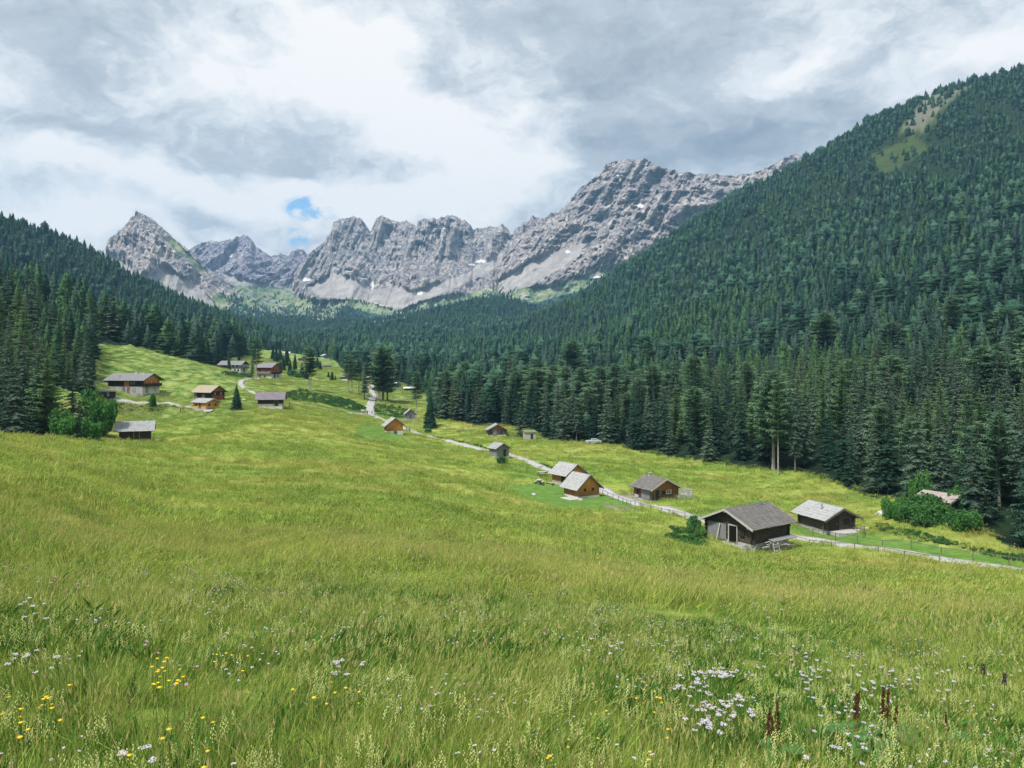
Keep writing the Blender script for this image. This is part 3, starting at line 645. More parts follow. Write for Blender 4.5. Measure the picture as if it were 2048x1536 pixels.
def leafy(rx, rz, n, seed, leaf=.16, lumps=9, z0=.4):
    g = np.random.default_rng(seed); V = []; Q = []
    cs = [(g.uniform(-.62, .62)*rx, g.uniform(-.62, .62)*rx, z0+rz*g.uniform(.25, .78)) for _ in range(lumps)]
    rs = [g.uniform(.30, .55)*rx for _ in range(lumps)]
    per = n//lumps
    for (cx, cy, cz), r in zip(cs, rs):
        d = g.normal(size=(per, 3)); d /= np.linalg.norm(d, axis=1)[:, None]; rad = r*g.uniform(.55, 1.08, per)**.6
        c = d*rad[:, None]; c[:, 2] *= rz/(rx*1.25); c += (cx, cy, cz); c = c[c[:, 2] > .02]
        k = len(c); a = g.normal(size=(k, 3)); a /= np.linalg.norm(a, axis=1)[:, None]; b = np.cross(a, d[:k]+g.normal(size=(k, 3))*.8); b /= np.linalg.norm(b, axis=1)[:, None]+1e-9
        s = leaf*g.uniform(.6, 1.3, k)[:, None]
        base = sum(len(x) for x in V); V.append(np.stack([c-a*s, c-b*s*.6, c+a*s, c+b*s*.6], 1).reshape(-1, 3))
        Q.append(base+np.arange(k*4).reshape(-1, 4))
    return mesh_np('foliage', np.vstack(V), np.vstack(Q))
def stems_mesh(rx, h, seed, n=6):
    m = MB(); g = random.Random(seed)
    for k in range(n):
        a = g.uniform(0, 6.28); q = Vector((math.cos(a)*rx*.45*g.random(), math.sin(a)*rx*.45*g.random(), h*.6))
        m.tube((q.x*.15, q.y*.15, -.5), q*.6, .05, .035, 5, False); m.tube(q*.6, q, .035, .015, 5, False)
    me = bpy.data.meshes.new('stem'); me.from_pydata(m.v, [], m.f); me.update(); return me
def tuft(n, rad, hmin, hmax, w, seed, lean=.35, straw=.12, light=.15, herb=0, segs=3, wind=(.25, .05)):
    """a tuft of bent blades, some stems carrying seed heads"""
    g = np.random.default_rng(seed); V = []; Q = []; T = []; mi_q = []; mi_t = []; nv = 0
    for i in range(n):
        a = g.uniform(0, 6.283); rr = rad*math.sqrt(g.uniform()); bx, by = rr*math.cos(a), rr*math.sin(a)
        h = g.uniform(hmin, hmax); k = g.uniform(); m = 1 if k < straw else (2 if k < straw+light else (3 if k < straw+light+herb else 0))
        la = g.uniform(0, 6.283); ln = abs(g.normal(0, lean))*h; lx, ly = math.cos(la)*ln+wind[0]*h*.6, math.sin(la)*ln+wind[1]*h*.6
        wa = g.uniform(0, 3.14); wx, wy = math.cos(wa), math.sin(wa); ww = w*g.uniform(.6, 1.3)
        if m == 1: h *= 1.22; ww *= .55; lx *= .6; ly *= .6
        if m == 3: ww *= 2.6; h *= .7
        for s in range(segs+1):
            t = s/segs; f = ww*(1-t**1.6)*.5 if m != 3 else ww*math.sin(math.pi*min(.97, t*.9+.08))*.5
            cx, cy, cz = bx+lx*t*t, by+ly*t*t, h*t*(1-.18*t*min(1, ln/h))
            V += [(cx-wx*f, cy-wy*f, cz-.03), (cx+wx*f, cy+wy*f, cz-.03)]
            if s: b = nv+2*(s-1); Q.append((b, b+1, b+3, b+2)); mi_q.append(m)
        nv += 2*(segs+1)
        if m == 1:
            tx, ty = bx+lx, by+ly; hl = min(.10, max(.05, ww*14))*g.uniform(.6, 1.2); hw = ww*1.9
            for (ax, ay) in ((1, 0), (0, 1)):
                V += [(tx, ty, h-.03-hl*.2), (tx+ax*hw, ty+ay*hw, h-.03+hl*.3), (tx+lx*.15, ty+ly*.15, h-.03+hl), (tx-ax*hw, ty-ay*hw, h-.03+hl*.3)]; Q.append((nv, nv+1, nv+2, nv+3)); mi_q.append(1); nv += 4
    return mesh_np('tuft', np.array(V), np.array(Q), None, mi_q)
GM = lambda: [M['blade'], M['straw'], M['lightblade'], M['herb']]
def proto(name, me, mats):
    """a template that is never linked: only the scatter nodes read it"""
    o = bpy.data.objects.new(name, me)
    for m in mats: me.materials.append(m)
    return o
def scatter(name, label, pts, rot, scl, idx, protos, kind='stuff'):
    """one stuff object: points that carry turned and scaled copies of the templates"""
    me = bpy.data.meshes.new(name); pts = np.asarray(pts, np.float32); me.vertices.add(len(pts)); me.vertices.foreach_set('co', pts.ravel())
    a = me.attributes.new('rot', 'FLOAT_VECTOR', 'POINT'); a.data.foreach_set('vector', np.asarray(rot, np.float32).ravel())
    scl = np.asarray(scl, np.float32); scl = np.repeat(scl[:, None], 3, 1) if scl.ndim == 1 else scl
    a = me.attributes.new('scl', 'FLOAT_VECTOR', 'POINT'); a.data.foreach_set('vector', scl.ravel())
    a = me.attributes.new('pid', 'INT', 'POINT'); a.data.foreach_set('value', np.asarray(idx, np.int32))
    ob = bpy.data.objects.new(name, me); C.objects.link(ob); tag(ob, label, kind=kind)
    ng = bpy.data.node_groups.new(name, 'GeometryNodeTree'); ng.interface.new_socket('Geometry', in_out='INPUT', socket_type='NodeSocketGeometry'); ng.interface.new_socket('Geometry', in_out='OUTPUT', socket_type='NodeSocketGeometry')
    t = NT(ng); gi = t.node('NodeGroupInput'); go = t.node('NodeGroupOutput'); jn = t.node('GeometryNodeJoinGeometry')
    def na(n, ty): return t.node('GeometryNodeInputNamedAttribute', {'Name': n}, data_type=ty).outputs['Attribute']
    ar = na('rot', 'FLOAT_VECTOR'); as_ = na('scl', 'FLOAT_VECTOR'); ai = na('pid', 'INT')
    e2r = t.node('FunctionNodeEulerToRotation'); t.l.new(ar, e2r.inputs[0])
    for k, p in enumerate(protos):
        cmp_ = t.node('FunctionNodeCompare', data_type='INT', operation='EQUAL'); t.l.new(ai, cmp_.inputs[2]); cmp_.inputs[3].default_value = k
        oi = t.node('GeometryNodeObjectInfo'); oi.inputs['Object'].default_value = p
        ip = t.node('GeometryNodeInstanceOnPoints'); t.l.new(gi.outputs[0], ip.inputs['Points']); t.l.new(cmp_.outputs[0], ip.inputs['Selection']); t.l.new(oi.outputs['Geometry'], ip.inputs['Instance'])
        t.l.new(e2r.outputs[0], ip.inputs['Rotation']); t.l.new(as_, ip.inputs['Scale']); t.l.new(ip.outputs[0], jn.inputs[0])
    t.l.new(jn.outputs[0], go.inputs[0]); md = ob.modifiers.new('scatter', 'NODES'); md.node_group = ng
    return ob

# tree kinds: (crown mesh, trunk mesh, materials); all 20 m tall, scaled in place
TK = {}
def tree_kinds():
    def k(name, cm, tm, mc, mt='bark'):
        cm.materials.append(M[mc]); tm.materials.append(M[mt]); TK[name] = (cm, tm)
    k('spruce_a', conifer(20, 3.5, 1, 30, 11, 6), trunk_mesh(20, .3, 1), 'spruce')
    k('spruce_b', conifer(20, 3.0, 2, 32, 10, 6, .05, .45), trunk_mesh(20, .28, 2), 'spruce')
    k('spruce_c', conifer(20, 3.9, 3, 28, 11, 6, .10, .40, .75), trunk_mesh(20, .32, 3, 10, .15, 2), 'spruce2')
    k('spruce_d', conifer(20, 3.3, 4, 30, 10, 6, .22, .38, .8), trunk_mesh(20, .3, 4, 12, .3, 2), 'spruce2')
    k('larch_a', conifer(20, 3.2, 5, 26, 9, 6, .16, .18, .9, 'cone', .34, .18), trunk_mesh(20, .26, 5, 12, .3, 2), 'larch')
    k('larch_b', conifer(20, 3.6, 6, 26, 10, 6, .12, .12, .7, 'cone', .34, .2), trunk_mesh(20, .26, 6, 12, .3, 2), 'larch')
    k('pine_a', conifer(20, 4.0, 7, 26, 11, 6, .30, .10, .8, 'round', .34, .2), trunk_mesh(20, .32, 7, 16, .5, 2.4), 'pine', 'palebark')
    k('pine_b', conifer(20, 3.4, 8, 22, 9, 6, .42, .10, .8, 'round', .36, .15), trunk_mesh(20, .24, 8, 20, .55, 2.2), 'pine', 'palebark')
    k('pine_c', conifer(20, 5.0, 9, 30, 13, 7, .20, .14, .8, 'round', .32, .18), trunk_mesh(20, .36, 9, 16, .4, 2.6), 'pine', 'bark')
def solid_kinds():
    for n, a_ in (('solid_a', (20, 3.6, 40, 16, 13, False, 700)), ('solid_b', (20, 4.0, 41, 14, 12, False, 700))):
        cm = solid_conifer(*a_); cm.materials.append(M['spruce']); tm = trunk_mesh(20, .3, 9); tm.materials.append(M['bark']); TK[n] = (cm, tm)
TREES = []   # all positions of single trees, to keep the mass away from them
def tree(name, kind, loc, h, label, group=None, w=1.0):
    cm, tm = TK[kind]; s = h/20
    r = empty(name, loc, random.uniform(0, 6.28), label, 'tree', group); r.scale = (s*w, s*w, s)
    for n, m in (('crown', cm), ('trunk', tm)): o = bpy.data.objects.new(n, m); C.objects.link(o); o.parent = r
    TREES.append((loc[0], loc[1])); return r
BK = {}
def bush_kinds():
    for nm, rx, rz, n, mat, leaf in (('a', 1.5, 2.4, 2600, 'leaf', .15), ('b', 1.5, 2.0, 2600, 'leafdark', .14), ('c', 1.2, 1.3, 1500, 'leafdark', .12)):
        f = leafy(rx, rz, n, 50+ord(nm), leaf, 11, .1); s = stems_mesh(rx, rz, 3); f.materials.append(M[mat]); s.materials.append(M['bark']); BK[nm] = (f, s)
def bush(name, kind, loc, s, label, group=None, sz=1.0):
    r = empty(name, loc, random.uniform(0, 6.28), label, 'bush' if name != 'leafy_tree' else 'tree', group); r.scale = (s, s, s*sz)
    for n, m in zip(('foliage', 'stem'), BK[kind]): o = bpy.data.objects.new(n, m); C.objects.link(o); o.parent = r
    TREES.append((loc[0], loc[1])); return r
# ------------------------------------------------------------------ forests
def build_forest():
    g = np.random.default_rng(5)
    def cells(s, x0, x1, y0, y1):
        X, Y = np.meshgrid(np.arange(x0, x1, s), np.arange(y0, y1, s), indexing='ij'); X = X.ravel()+g.uniform(-.42, .42, X.size)*s; Y = Y.ravel()+g.uniform(-.42, .42, Y.size)*s
        return X, Y
    X1, Y1 = cells(5.7, -420, 420, 55, 430); X2, Y2 = cells(8.6, -760, 760, 60, 900); X3, Y3 = cells(10.4, -1500, 1750, 60, 2350)
    r1, r2, r3 = np.hypot(X1, Y1), np.hypot(X2, Y2), np.hypot(X3, Y3); k1 = r1 < 340; k2 = (r2 >= 340) & (r2 < 780); k3 = r3 >= 780
    X = np.concatenate([X1[k1], X2[k2], X3[k3]]); Y = np.concatenate([Y1[k1], Y2[k2], Y3[k3]])
    k = (np.abs(np.arctan2(X, Y)) < R(40)); X, Y = X[k], Y[k]
    Z = ground(X, Y); px, py = img(X, Y, Z); k = forest_mask(X, Y, px, py)
    thin = np.ones(len(X))
    thin[inpoly(px, py, [(1790,262),(1850,190),(1950,143),(2060,130),(2060,150),(1960,165),(1900,215),(1850,262)]) & (Y > 850)] = .42
    thin[inpoly(px, py, [(1740,300),(1830,270),(1850,300),(1760,345)]) & (Y > 800)] = .25
    r = np.hypot(X, Y); thin[(r > 1950)] *= .55
    thin *= np.where((px > 186) & (px < 462) & (r < 560), .42, 1); thin *= np.where(fbm(X/60, Y/60, o=2, seed=61) < -.33, .45, 1)
    k &= g.uniform(size=len(X)) < thin
    k &= road_dist(X, Y) > 2
    X, Y, Z, px, py = X[k], Y[k], Z[k], px[k], py[k]; r = np.hypot(X, Y)
    hb = fbm(X/45, Y/45, o=3, seed=62)
    H = 17+g.normal(0, 3.6, len(X))+hb*5; H = np.where(r > 900, H*.86, H); H *= np.where((px > 1500) & (r > 1150), .78, 1); H *= np.where(px < 700, np.where(r > 650, .82, 1.12), 1)
    H *= np.where((r > 1700), .8, 1); H *= np.where(r > 340, g.uniform(.72, 1.25, len(X)), 1); H *= np.where((px > 1650) & (r < 200), .86, 1); H = np.clip(H, 7, 28)
    knoll = (px < 192) & (r < 420); H[knoll] *= 1.0
    # kinds: 0-3 spruce, 4-5 larch, 6-8 pine
    kn = fbm(X/70, Y/70, o=3, seed=63)+g.normal(0, .22, len(X))
    kind = np.where(kn > .17, g.integers(4, 6, len(X)), np.where(kn < -.30, g.choice([3, 6, 8, 2], len(X)), g.integers(0, 4, len(X))))
    ed = (Y < np.interp(px, EDGE[:, 0], EDGE[:, 1])+14) & (px > 860) & (g.uniform(size=len(X)) < .85); kind[ed] = g.choice([0, 1, 0, 2], ed.sum())
    larchrow = (px > 188) & (px < 470) & (r < 640); kind[larchrow] = g.choice([5, 2, 3, 2, 5, 2], larchrow.sum())
    upper = (px > 1250) & (r > 800); kk = upper & (g.uniform(size=len(X)) < .5); kind[kk] = g.choice([6, 8, 5, 4], kk.sum())
    kk = knoll & (g.uniform(size=len(X)) < .85); kind[kk] = g.choice([3, 2, 2, 5], kk.sum())
    # cull what stays far below the line of sight (kept generously, for views from the side)
    top = (Z+H)/r; o = np.argsort(r); b = np.clip(((np.arctan2(X, Y)+R(40))/R(80)*200).astype(int), 0, 199); mx = np.full(200, -9.0); keep = np.zeros(len(X), bool); vis = np.zeros(len(X))
    for i in o:
        keep[i] = top[i] > mx[b[i]]-.045; vis[i] = top[i]-mx[b[i]]; base = Z[i]/r[i]+.35*(H[i]/r[i]); 
        if base > mx[b[i]]: mx[b[i]] = base
    sh = H/r; cand = np.nonzero(keep & (vis > .25*sh) & (np.abs(np.arctan2(X, Y)) < R(33.6)))[0]
    cand = cand[np.argsort(-(sh[cand]*np.clip(vis[cand]/sh[cand], .3, 1)))][:NEAR_TREES]
    isn = np.zeros(len(X), bool); isn[cand] = True
    names = ['spruce_a', 'spruce_b', 'spruce_c', 'spruce_d', 'larch_a', 'larch_b', 'pine_a', 'pine_b', 'pine_c']
    look = {'s': 'dark spruce', 'g': 'grey-green spruce', 'l': 'pale green larch', 'p': 'round-crowned pine'}
    med = np.median(H[cand])
    for i in cand:
        nm = names[kind[i]]; w = look['l' if 'larch' in nm else 'p' if 'pine' in nm else 'g' if nm in ('spruce_c', 'spruce_d') else 's']
        p = px[i]; q = py[i]
        if p < 60: z = 'on the left knoll at the photo border'
        elif p < 120: z = 'on the knoll above the boulders'
        elif p < 192: z = 'on the knoll uphill of the leafy bushes'
        elif p < 330: z = 'above the pasture of the big chalet'
        elif p < 480: z = 'in the row sloping to the white farmhouse'
        elif p < 760: z = 'beyond the upper village'
        elif p < 900: z = 'behind the grey gabled shed'
        elif p < 1010: z = 'behind the red-brown hut'
        elif p < 1110: z = 'behind the sod-roofed shed'
        elif p < 1250: z = 'behind the parked pale car'
        elif p < 1400: z = 'above the hut with the deck'
        elif p < 1560: z = 'above the black log barn'
        elif p < 1720: z = 'above the pale-roofed log hut'
        elif p < 1850: z = 'where the edge drops to the thicket'
        elif p < 1950: z = 'behind the thicket and pink roof'
        else: z = 'at the right border beside the fenced lawn'
        size = 'tall' if H[i] > med+1.5 else ('short' if H[i] < med-1.5 else 'middle-sized')
        e = np.interp(p, EDGE[:, 0], EDGE[:, 1]); row = 'in front' if Y[i] < e+8 else ('one row back' if Y[i] < e+22 else 'deeper in')
        side = 'trees of the left-hand wood' if p < 480 else 'trees along the right-hand forest edge'
        s = H[i]/20
        tree(w.split()[-1]+'_tree', nm, (X[i], Y[i], Z[i]-.3), H[i], f'{size} {w} {row}, {z}', side, g.uniform(.9, 1.2)*(1.4 if larchrow[i] else 1))
    rest = keep & ~isn
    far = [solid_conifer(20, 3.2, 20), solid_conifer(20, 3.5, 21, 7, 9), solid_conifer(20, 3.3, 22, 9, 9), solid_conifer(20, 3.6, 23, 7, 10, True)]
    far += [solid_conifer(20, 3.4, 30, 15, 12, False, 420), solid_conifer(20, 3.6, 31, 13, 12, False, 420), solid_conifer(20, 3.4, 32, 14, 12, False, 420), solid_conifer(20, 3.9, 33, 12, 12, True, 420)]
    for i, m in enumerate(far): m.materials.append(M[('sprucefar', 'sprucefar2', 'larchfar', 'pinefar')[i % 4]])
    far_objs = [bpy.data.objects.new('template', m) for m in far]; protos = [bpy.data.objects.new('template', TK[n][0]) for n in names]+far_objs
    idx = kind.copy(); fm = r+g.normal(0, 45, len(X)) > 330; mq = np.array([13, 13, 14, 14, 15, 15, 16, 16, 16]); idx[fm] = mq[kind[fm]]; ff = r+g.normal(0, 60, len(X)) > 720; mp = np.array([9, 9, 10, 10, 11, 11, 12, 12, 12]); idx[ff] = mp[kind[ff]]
    n = len(X); rot = np.stack([g.normal(0, .02, n), g.normal(0, .02, n), g.uniform(0, 6.28, n)], 1)
    s = H/20; ws = s*g.uniform(.9, 1.25, n)*np.interp(r, [180, 400, 800, 1500], [1.05, 1.3, 1.45, 1.6])*np.where(kind < 4, .85, 1)*np.where(larchrow, 1.35, 1); scl = np.stack([ws, ws, s], 1); P = np.stack([X, Y, Z-.3], 1)
    zones = [('forest', 'dense dark conifer forest covering the right-hand mountainside', (px >= 860) & (r < 1900)),
             ('hillside_forest', 'blue-green conifer forest on the left-hand ridge', (px < 560) & (r < 1900)),
             ('valley_forest', 'conifer forest filling the valley floor below the rock walls', ((px >= 560) & (px < 860)) | (r >= 1900))]
    for nm, lb, z in zones:
        z = z & rest; scatter(nm, lb, P[z], rot[z], scl[z], idx[z], protos)
    # trunks only matter in the first rows
    z = rest & (r < 330); scatter('forest_trunks', 'trunks standing in the forest shade', P[z], rot[z], scl[z], kind[z], [bpy.data.objects.new('template', TK[n][1]) for n in names])
    A = np.vstack(MTREE); nn = fbm(A[:, 0]/90, A[:, 2]/60, A[:, 1]/90, 4, 71); pr = np.clip(.5+nn*2.4+(A[:, 4]-628)/40, 0, 1)*np.where(A[:, 5] > .3, .26, .08); A = A[g.uniform(size=len(A)) < pr]
    m = len(A); hh = g.uniform(.35, .72, m); print('MT', m)
    scatter('mountain_pines', 'stunted blue-green pines scattered over the foot of the rock walls', A[:, :3]-[0, 0, 1.5], np.stack([np.zeros(m), np.zeros(m), g.uniform(0, 6, m)], 1), np.stack([hh*1.5, hh*1.5, hh], 1), g.integers(0, 4, m), far_objs)
    print('FOREST', len(X), rest.sum(), len(cand))

def single_trees():
    for (px, Y, kd, h, lab, *w) in [
        (766, 365, 'pine_c', 27, 'tall broad pine right beside the gravel road, biggest tree of the valley floor', 1.15),
        (757, 372, 'pine_a', 24, 'pine half hidden in the left side of the big roadside pine group', 1.1),
        (775, 378, 'pine_c', 23, 'pine at the right rear of the big roadside pine group', 1.05),
        (697, 372, 'pine_b', 19, 'slim bare-trunked pine, leftmost of the open row left of the road', 1.2),
        (704, 380, 'pine_b', 17, 'slim pine second from the left in the open row left of the road', 1.2),
        (718, 375, 'pine_b', 18, 'slim pine in the middle of the open row left of the road', 1.2),
        (729, 350, 'spruce_d', 17, 'dark ragged conifer nearest the road in the open row', 1.2),
        (732, 362, 'pine_b', 17, 'pine just behind the dark ragged conifer by the road'),
        (618, 345, 'pine_b', 20, 'lone pine with two bare trunks on the scrubby bank, its crown left', 1.25),
        (622, 345, 'pine_b', 17, 'shorter twin of the lone pine on the scrubby bank', 1.1),
        (513, 335, 'pine_b', 19, 'spindly dark conifer standing beside the farm track below the brown chalet', 1.0),
        (505, 345, 'spruce_d', 15, 'thin spruce hiding behind the spindly conifer by the farm track', .7),
        (458, 385, 'solid_a', 10.5, 'dark column-shaped spruce in front of the white-walled farmhouse', .75),
        (473, 226, 'solid_a', 7.6, 'small dark spruce alone in the meadow between two huts', 1.35),
        (415, 400, 'solid_a', 16, 'nearly black spruce at the lower end of the pasture tree row', 1.0),
        (432, 430, 'solid_b', 15, 'dark spruce left of the white-walled farmhouse'),
        (1042, 244, 'spruce_c', 12, 'small neat spruce between the red-brown hut and the sod-roofed shed', 1.45),
        (860, 272, 'solid_b', 12.5, 'shaggy spruce on the verge right of the grey gabled shed', 1.05),
        (885, 300, 'spruce_a', 19, 'dark spruce just right of the shaggy roadside spruce', 1.0),
        (873, 345, 'spruce_b', 15, 'spruce behind the shaggy roadside spruce', .9),
        (833, 310, 'pine_b', 19, 'slim pine with bare trunk beside the grey gabled shed', 1.0),
        (905, 290, 'larch_a', 17, 'pale larch standing in front of the wood near the rail fence'),
        (145, 158, 'spruce_c', 16, 'broad dark spruce on the bank among the leafy bushes', .95),
        (75, 150, 'spruce_a', 19, 'dark spruce in front of the wooded knoll beside the boulders', .9),
        (158, 146, 'spruce_b', 9, 'small blackish spruce between the two leafy bushes', 1.15),
        (172, 175, 'spruce_a', 16, 'dark spruce above the bright leafy tree', .8),
        (20, 148, 'spruce_b', 25, 'very tall spruce at the lower left forest corner', .9),
        (1556, 162, 'pine_b', 21, 'tall bare-trunked pine standing clear of the forest edge', .75),
        (1590, 162, 'spruce_d', 19, 'ragged spruce just right of the bare-trunked pine at the forest edge', .7)]:
        p = at(px, Y); tree('pine_tree' if 'pine' in kd else 'larch_tree' if 'larch' in kd else 'spruce_tree', kd, (p.x, p.y, p.z-.2), h, lab, None, w[0] if w else 1.0)
    # dark trees and shrubs around the upper village
    g = random.Random(4)
    vil = [(560,470,9),(566,490,11),(572,520,12),(580,480,9),(590,500,10),(612,440,8),(604,455,9),(635,560,9),(552,560,12),(546,600,12),(560,640,13),(478,440,12),(470,520,11),(575,600,12),(590,560,9),(640,520,7)]
    for i, (px, Y, h) in enumerate(vil):
        p = at(px, Y); tree('spruce_tree', ('solid_a', 'solid_b')[i % 2], (p.x, p.y, p.z-.2), h, 'dark spruce among the scattered trees between the upper village houses', 'spruces between the village houses', g.uniform(.9, 1.3))
    for px, Y, h in ((657, 470, 4), (664, 455, 6), (671, 460, 3)):
        p = at(px, Y); tree('spruce_tree', 'solid_a', (p.x, p.y, p.z-.1), h, 'tiny young spruce, one of three in a line on the open slope', 'three young spruces on the slope', 1.4)
    for px, Y, k, s, lb, nm, sz in [
        (200, 168, 'a', 2.15, 'bright green leafy tree beside the small grey shed', 'leafy_tree', 1.75),
        (184, 150, 'a', 1.35, 'round leafy bush in front of the bright leafy tree', 'leafy_bush', 1.3),
        (128, 146, 'a', 1.7, 'dark leafy bush at the foot of the left knoll', 'leafy_bush', 1.3),
        (305, 228, 'b', .75, 'slender shrub on the bank in front of the big chalet', 'leafy_bush', 2.6),
        (262, 166, 'b', .7, 'scrubby bush against the wall of the grey-roofed barn', 'leafy_bush', 1.0),
        (286, 166, 'c', 1.1, 'scrubby bush at the right corner of the grey-roofed barn', 'leafy_bush', 1.2),
        (1004, 166.5, 'b', .72, 'round dark bush hugging the front of the small grey hut', 'leafy_bush', 1.1),
        (585, 455, 'b', 2.0, 'rounded grey-green shrub behind the brown chalet', 'leafy_bush', .9),
        (598, 450, 'b', 1.6, 'second rounded shrub right behind the brown chalet', 'leafy_bush', .8),
        (857, 262, 'a', .75, 'small round bush at the foot of the shaggy roadside spruce', 'leafy_bush', .9),
        (1388, 99, 'b', .62, 'leafy shrub left of the black log barn', 'leafy_bush', 1.5),
        (1403, 96, 'a', .45, 'low green shrub against the corner of the black log barn', 'leafy_bush', 1.2),
        (1372, 97, 'c', .8, 'low spreading shrub on the road bank left of the log barn', 'leafy_bush', .8),
        (1350, 96, 'c', .7, 'low weedy shrub at the left end of the bank by the barn', 'leafy_bush', .6),
        (1423, 101, 'b', .32, 'narrow upright shrub peeking over the road behind the log barn', 'leafy_bush', 2.6)]:
        p = at(px, Y); bush(nm, k, (p.x, p.y, p.z-.1), s, lb, None, sz)
    for i in range(26):
        px = g.uniform(1765, 1945); Y = np.interp(px, [1765, 1945], [108, 100])+g.uniform(0, 13)
        s = g.uniform(.9, 1.5) if px > 1810 else g.uniform(.6, .9); p = at(px, Y)
        bush('leafy_bush', ('b', 'a', 'b', 'c')[i % 4], (p.x, p.y, p.z-.2), s, 'leafy bush in the tangled thicket between the pale-roofed hut and the forest', 'bushes of the right-hand thicket', 1.1)
    for px, Y, s, sz, lb in ((1838, 116, 1.0, 2.3, 'pale tall shrub rising left of the pink roof'), (1905, 110, .55, 3.2, 'thin young tree in front of the pink roof'), (1948, 108, 1.2, 1.9, 'tall leafy shrub at the right end of the thicket'), (1802, 112, .5, 2.6, 'small upright shrub at the left end of the thicket')):
        p = at(px, Y); bush('leafy_bush', 'a' if px != 1948 else 'b', (p.x, p.y, p.z-.2), s, lb, None, sz)

def fill(n, pxa, pxb, g, Ya, Yb): 
    px = g.uniform(pxa, pxb, n); Y = g.uniform(Ya, Yb, n); x = (px-1024)/F*Y; return x, Y

def build_meadow():
    g = np.random.default_rng(77)
    near = [tuft(78, .21, .12, .36, .0050, 100+i, .62, .07, .32, .06) for i in range(6)]
    leafyt = [tuft(50, .22, .12, .30, .009, 120+i, .5, .03, .2, .55) for i in range(2)]
    mid = [tuft(85, .42, .16, .42, .012, 140+i, .6, .06, .26, .03, 2) for i in range(5)]
    far = [tuft(110, 1.15, .20, .46, .036, 160+i, .6, .05, .28, .0, 2) for i in range(5)]
    P = [proto('template', m, GM()) for m in near+leafyt+mid+far]
    def ring(r0, r1, dens, th=R(37)):
        A = th*(r1*r1-r0*r0); n = int(A*dens); r = np.sqrt(g.uniform(r0*r0, r1*r1, n)); t = g.uniform(-th, th, n); return r*np.sin(t), r*np.cos(t), r
    out = []
    def add(x, y, ids, smin, smax, flat=None):
        z = ground(x, y); px, py = img(x, y, z); k = np.ones(len(x), bool)
        for L in LAWNS: k &= ~(inpoly(px, py, L) & (y > 40))
        far_ = y > 35; d = np.full(len(x), 9.0); d[far_] = road_dist(x[far_], y[far_]); k &= d > .15
        e = np.interp(px, EDGE[:, 0], EDGE[:, 1]); k &= (y < e+2)
        for (bx, by, br) in PADS: k &= np.hypot(x-bx, y-by) > br
        x, y, z = x[k], y[k], z[k]; n = len(x); ids = np.asarray(ids); s = g.uniform(smin, smax, n)*(1+.25*fbm(x/3, y/3, o=2, seed=81))
        sc = np.stack([s, s, s*g.uniform(.7, 1.15, n)*(1+.55*fbm(x/4, y/3, o=3, seed=82))], 1)
        wd = fbm(x/2.2, y/2.2, o=2, seed=83)
        rot = np.stack([wd*.55+g.normal(0, .14, n), .15+fbm(x/2, y/1.6, o=2, seed=84)*.7, g.normal(0, .9, n)*1.0+wd*1.5], 1)
        pick = g.choice(ids, n); px, py = img(x, y, z); dk = (fbm(x/1.6, y/1.6, o=3, seed=86) > .22) | (inpoly(px, py, [(1340,1340),(1480,1300),(1640,1330),(1760,1440),(1800,1560),(1350,1560)]) & (g.uniform(size=n) < .5))
        dk &= (np.hypot(x, y) < 16) & (g.uniform(size=n) < .7); pick[dk] = g.integers(6, 8, dk.sum())
        out.append((np.stack([x, y, z], 1), rot, sc, pick))
    x, y, r = ring(1.6, 7.5, 36, R(70)); add(x, y, [0, 1, 2, 3, 4, 5, 6], .8, 1.15)
    x, y, r = ring(7.5, 16, 20, R(62)); add(x, y, [0, 1, 2, 3, 4, 5, 5, 0, 6, 7], .9, 1.2)
    x, y, r = ring(16, 42, 5.6, R(50)); add(x, y, [8, 9, 10, 11, 12], .9, 1.25)
    x, y, r = ring(42, 85, 1.3, R(42)); add(x, y, [13, 14, 15, 16, 17], .7, 1.05)
    x, y, r = ring(85, 290, .42); add(x, y, [13, 14, 15, 16, 17], .85, 1.3)
    a = [np.concatenate(c) for c in zip(*out)]
    print('GRASS', len(a[0]))
    scatter('meadow_grass', 'tall flowering hay meadow grass covering the near slope', *a, P)
    # rougher hummocky tufts on the upper pastures
    x, y, r = ring(200, 640, .13); z = ground(x, y); px, py = img(x, y, z); e = np.interp(px, EDGE[:, 0], EDGE[:, 1])
    k = (y < e) & (px < 860) & (road_dist(x, y) > .5) & (fbm(x/16, y/16, o=3, seed=90) > -.3)
    for (bx, by, br) in PADS: k &= np.hypot(x-bx, y-by) > br
    n = k.sum(); s = g.uniform(.9, 1.9, n)*np.clip((y[k]/300), .8, 1.6)
    scatter('pasture_tufts', 'rough grass tussocks on the upper pasture', np.stack([x[k], y[k], z[k]], 1), np.stack([g.normal(0, .1, n), g.normal(0, .1, n), g.uniform(0, 6, n)], 1), np.stack([s, s, s*.8], 1), g.integers(0, 5, n), P[13:18])
    # clover, rattle: tiny pale yellow flower spikes that nobody could count
    def rattle(seed):
        gg = random.Random(seed); m = MB()
        for s in range(5):
            bx, by = gg.uniform(-.09, .09), gg.uniform(-.09, .09); h = gg.uniform(.30, .52); m.cur = 0
            m.tube((bx, by, 0), (bx+gg.uniform(-.03, .03), by, h), .0022, .0014, 3, False); m.cur = 1
            for k in range(7):
                z = h-.12+k*.018; a = k*2.4; r_ = .011*(1-k*.08)
                c = Vector((bx+math.cos(a)*r_, by+math.sin(a)*r_, z)); m.hexa([c+Vector(q)*.0055 for q in ((-1,-.6,-1),(1,-.6,-1),(1,.6,-.7),(-1,.6,-.7),(-.7,-.4,1),(.7,-.4,1),(.7,.4,1),(-.7,.4,1))])
        return m
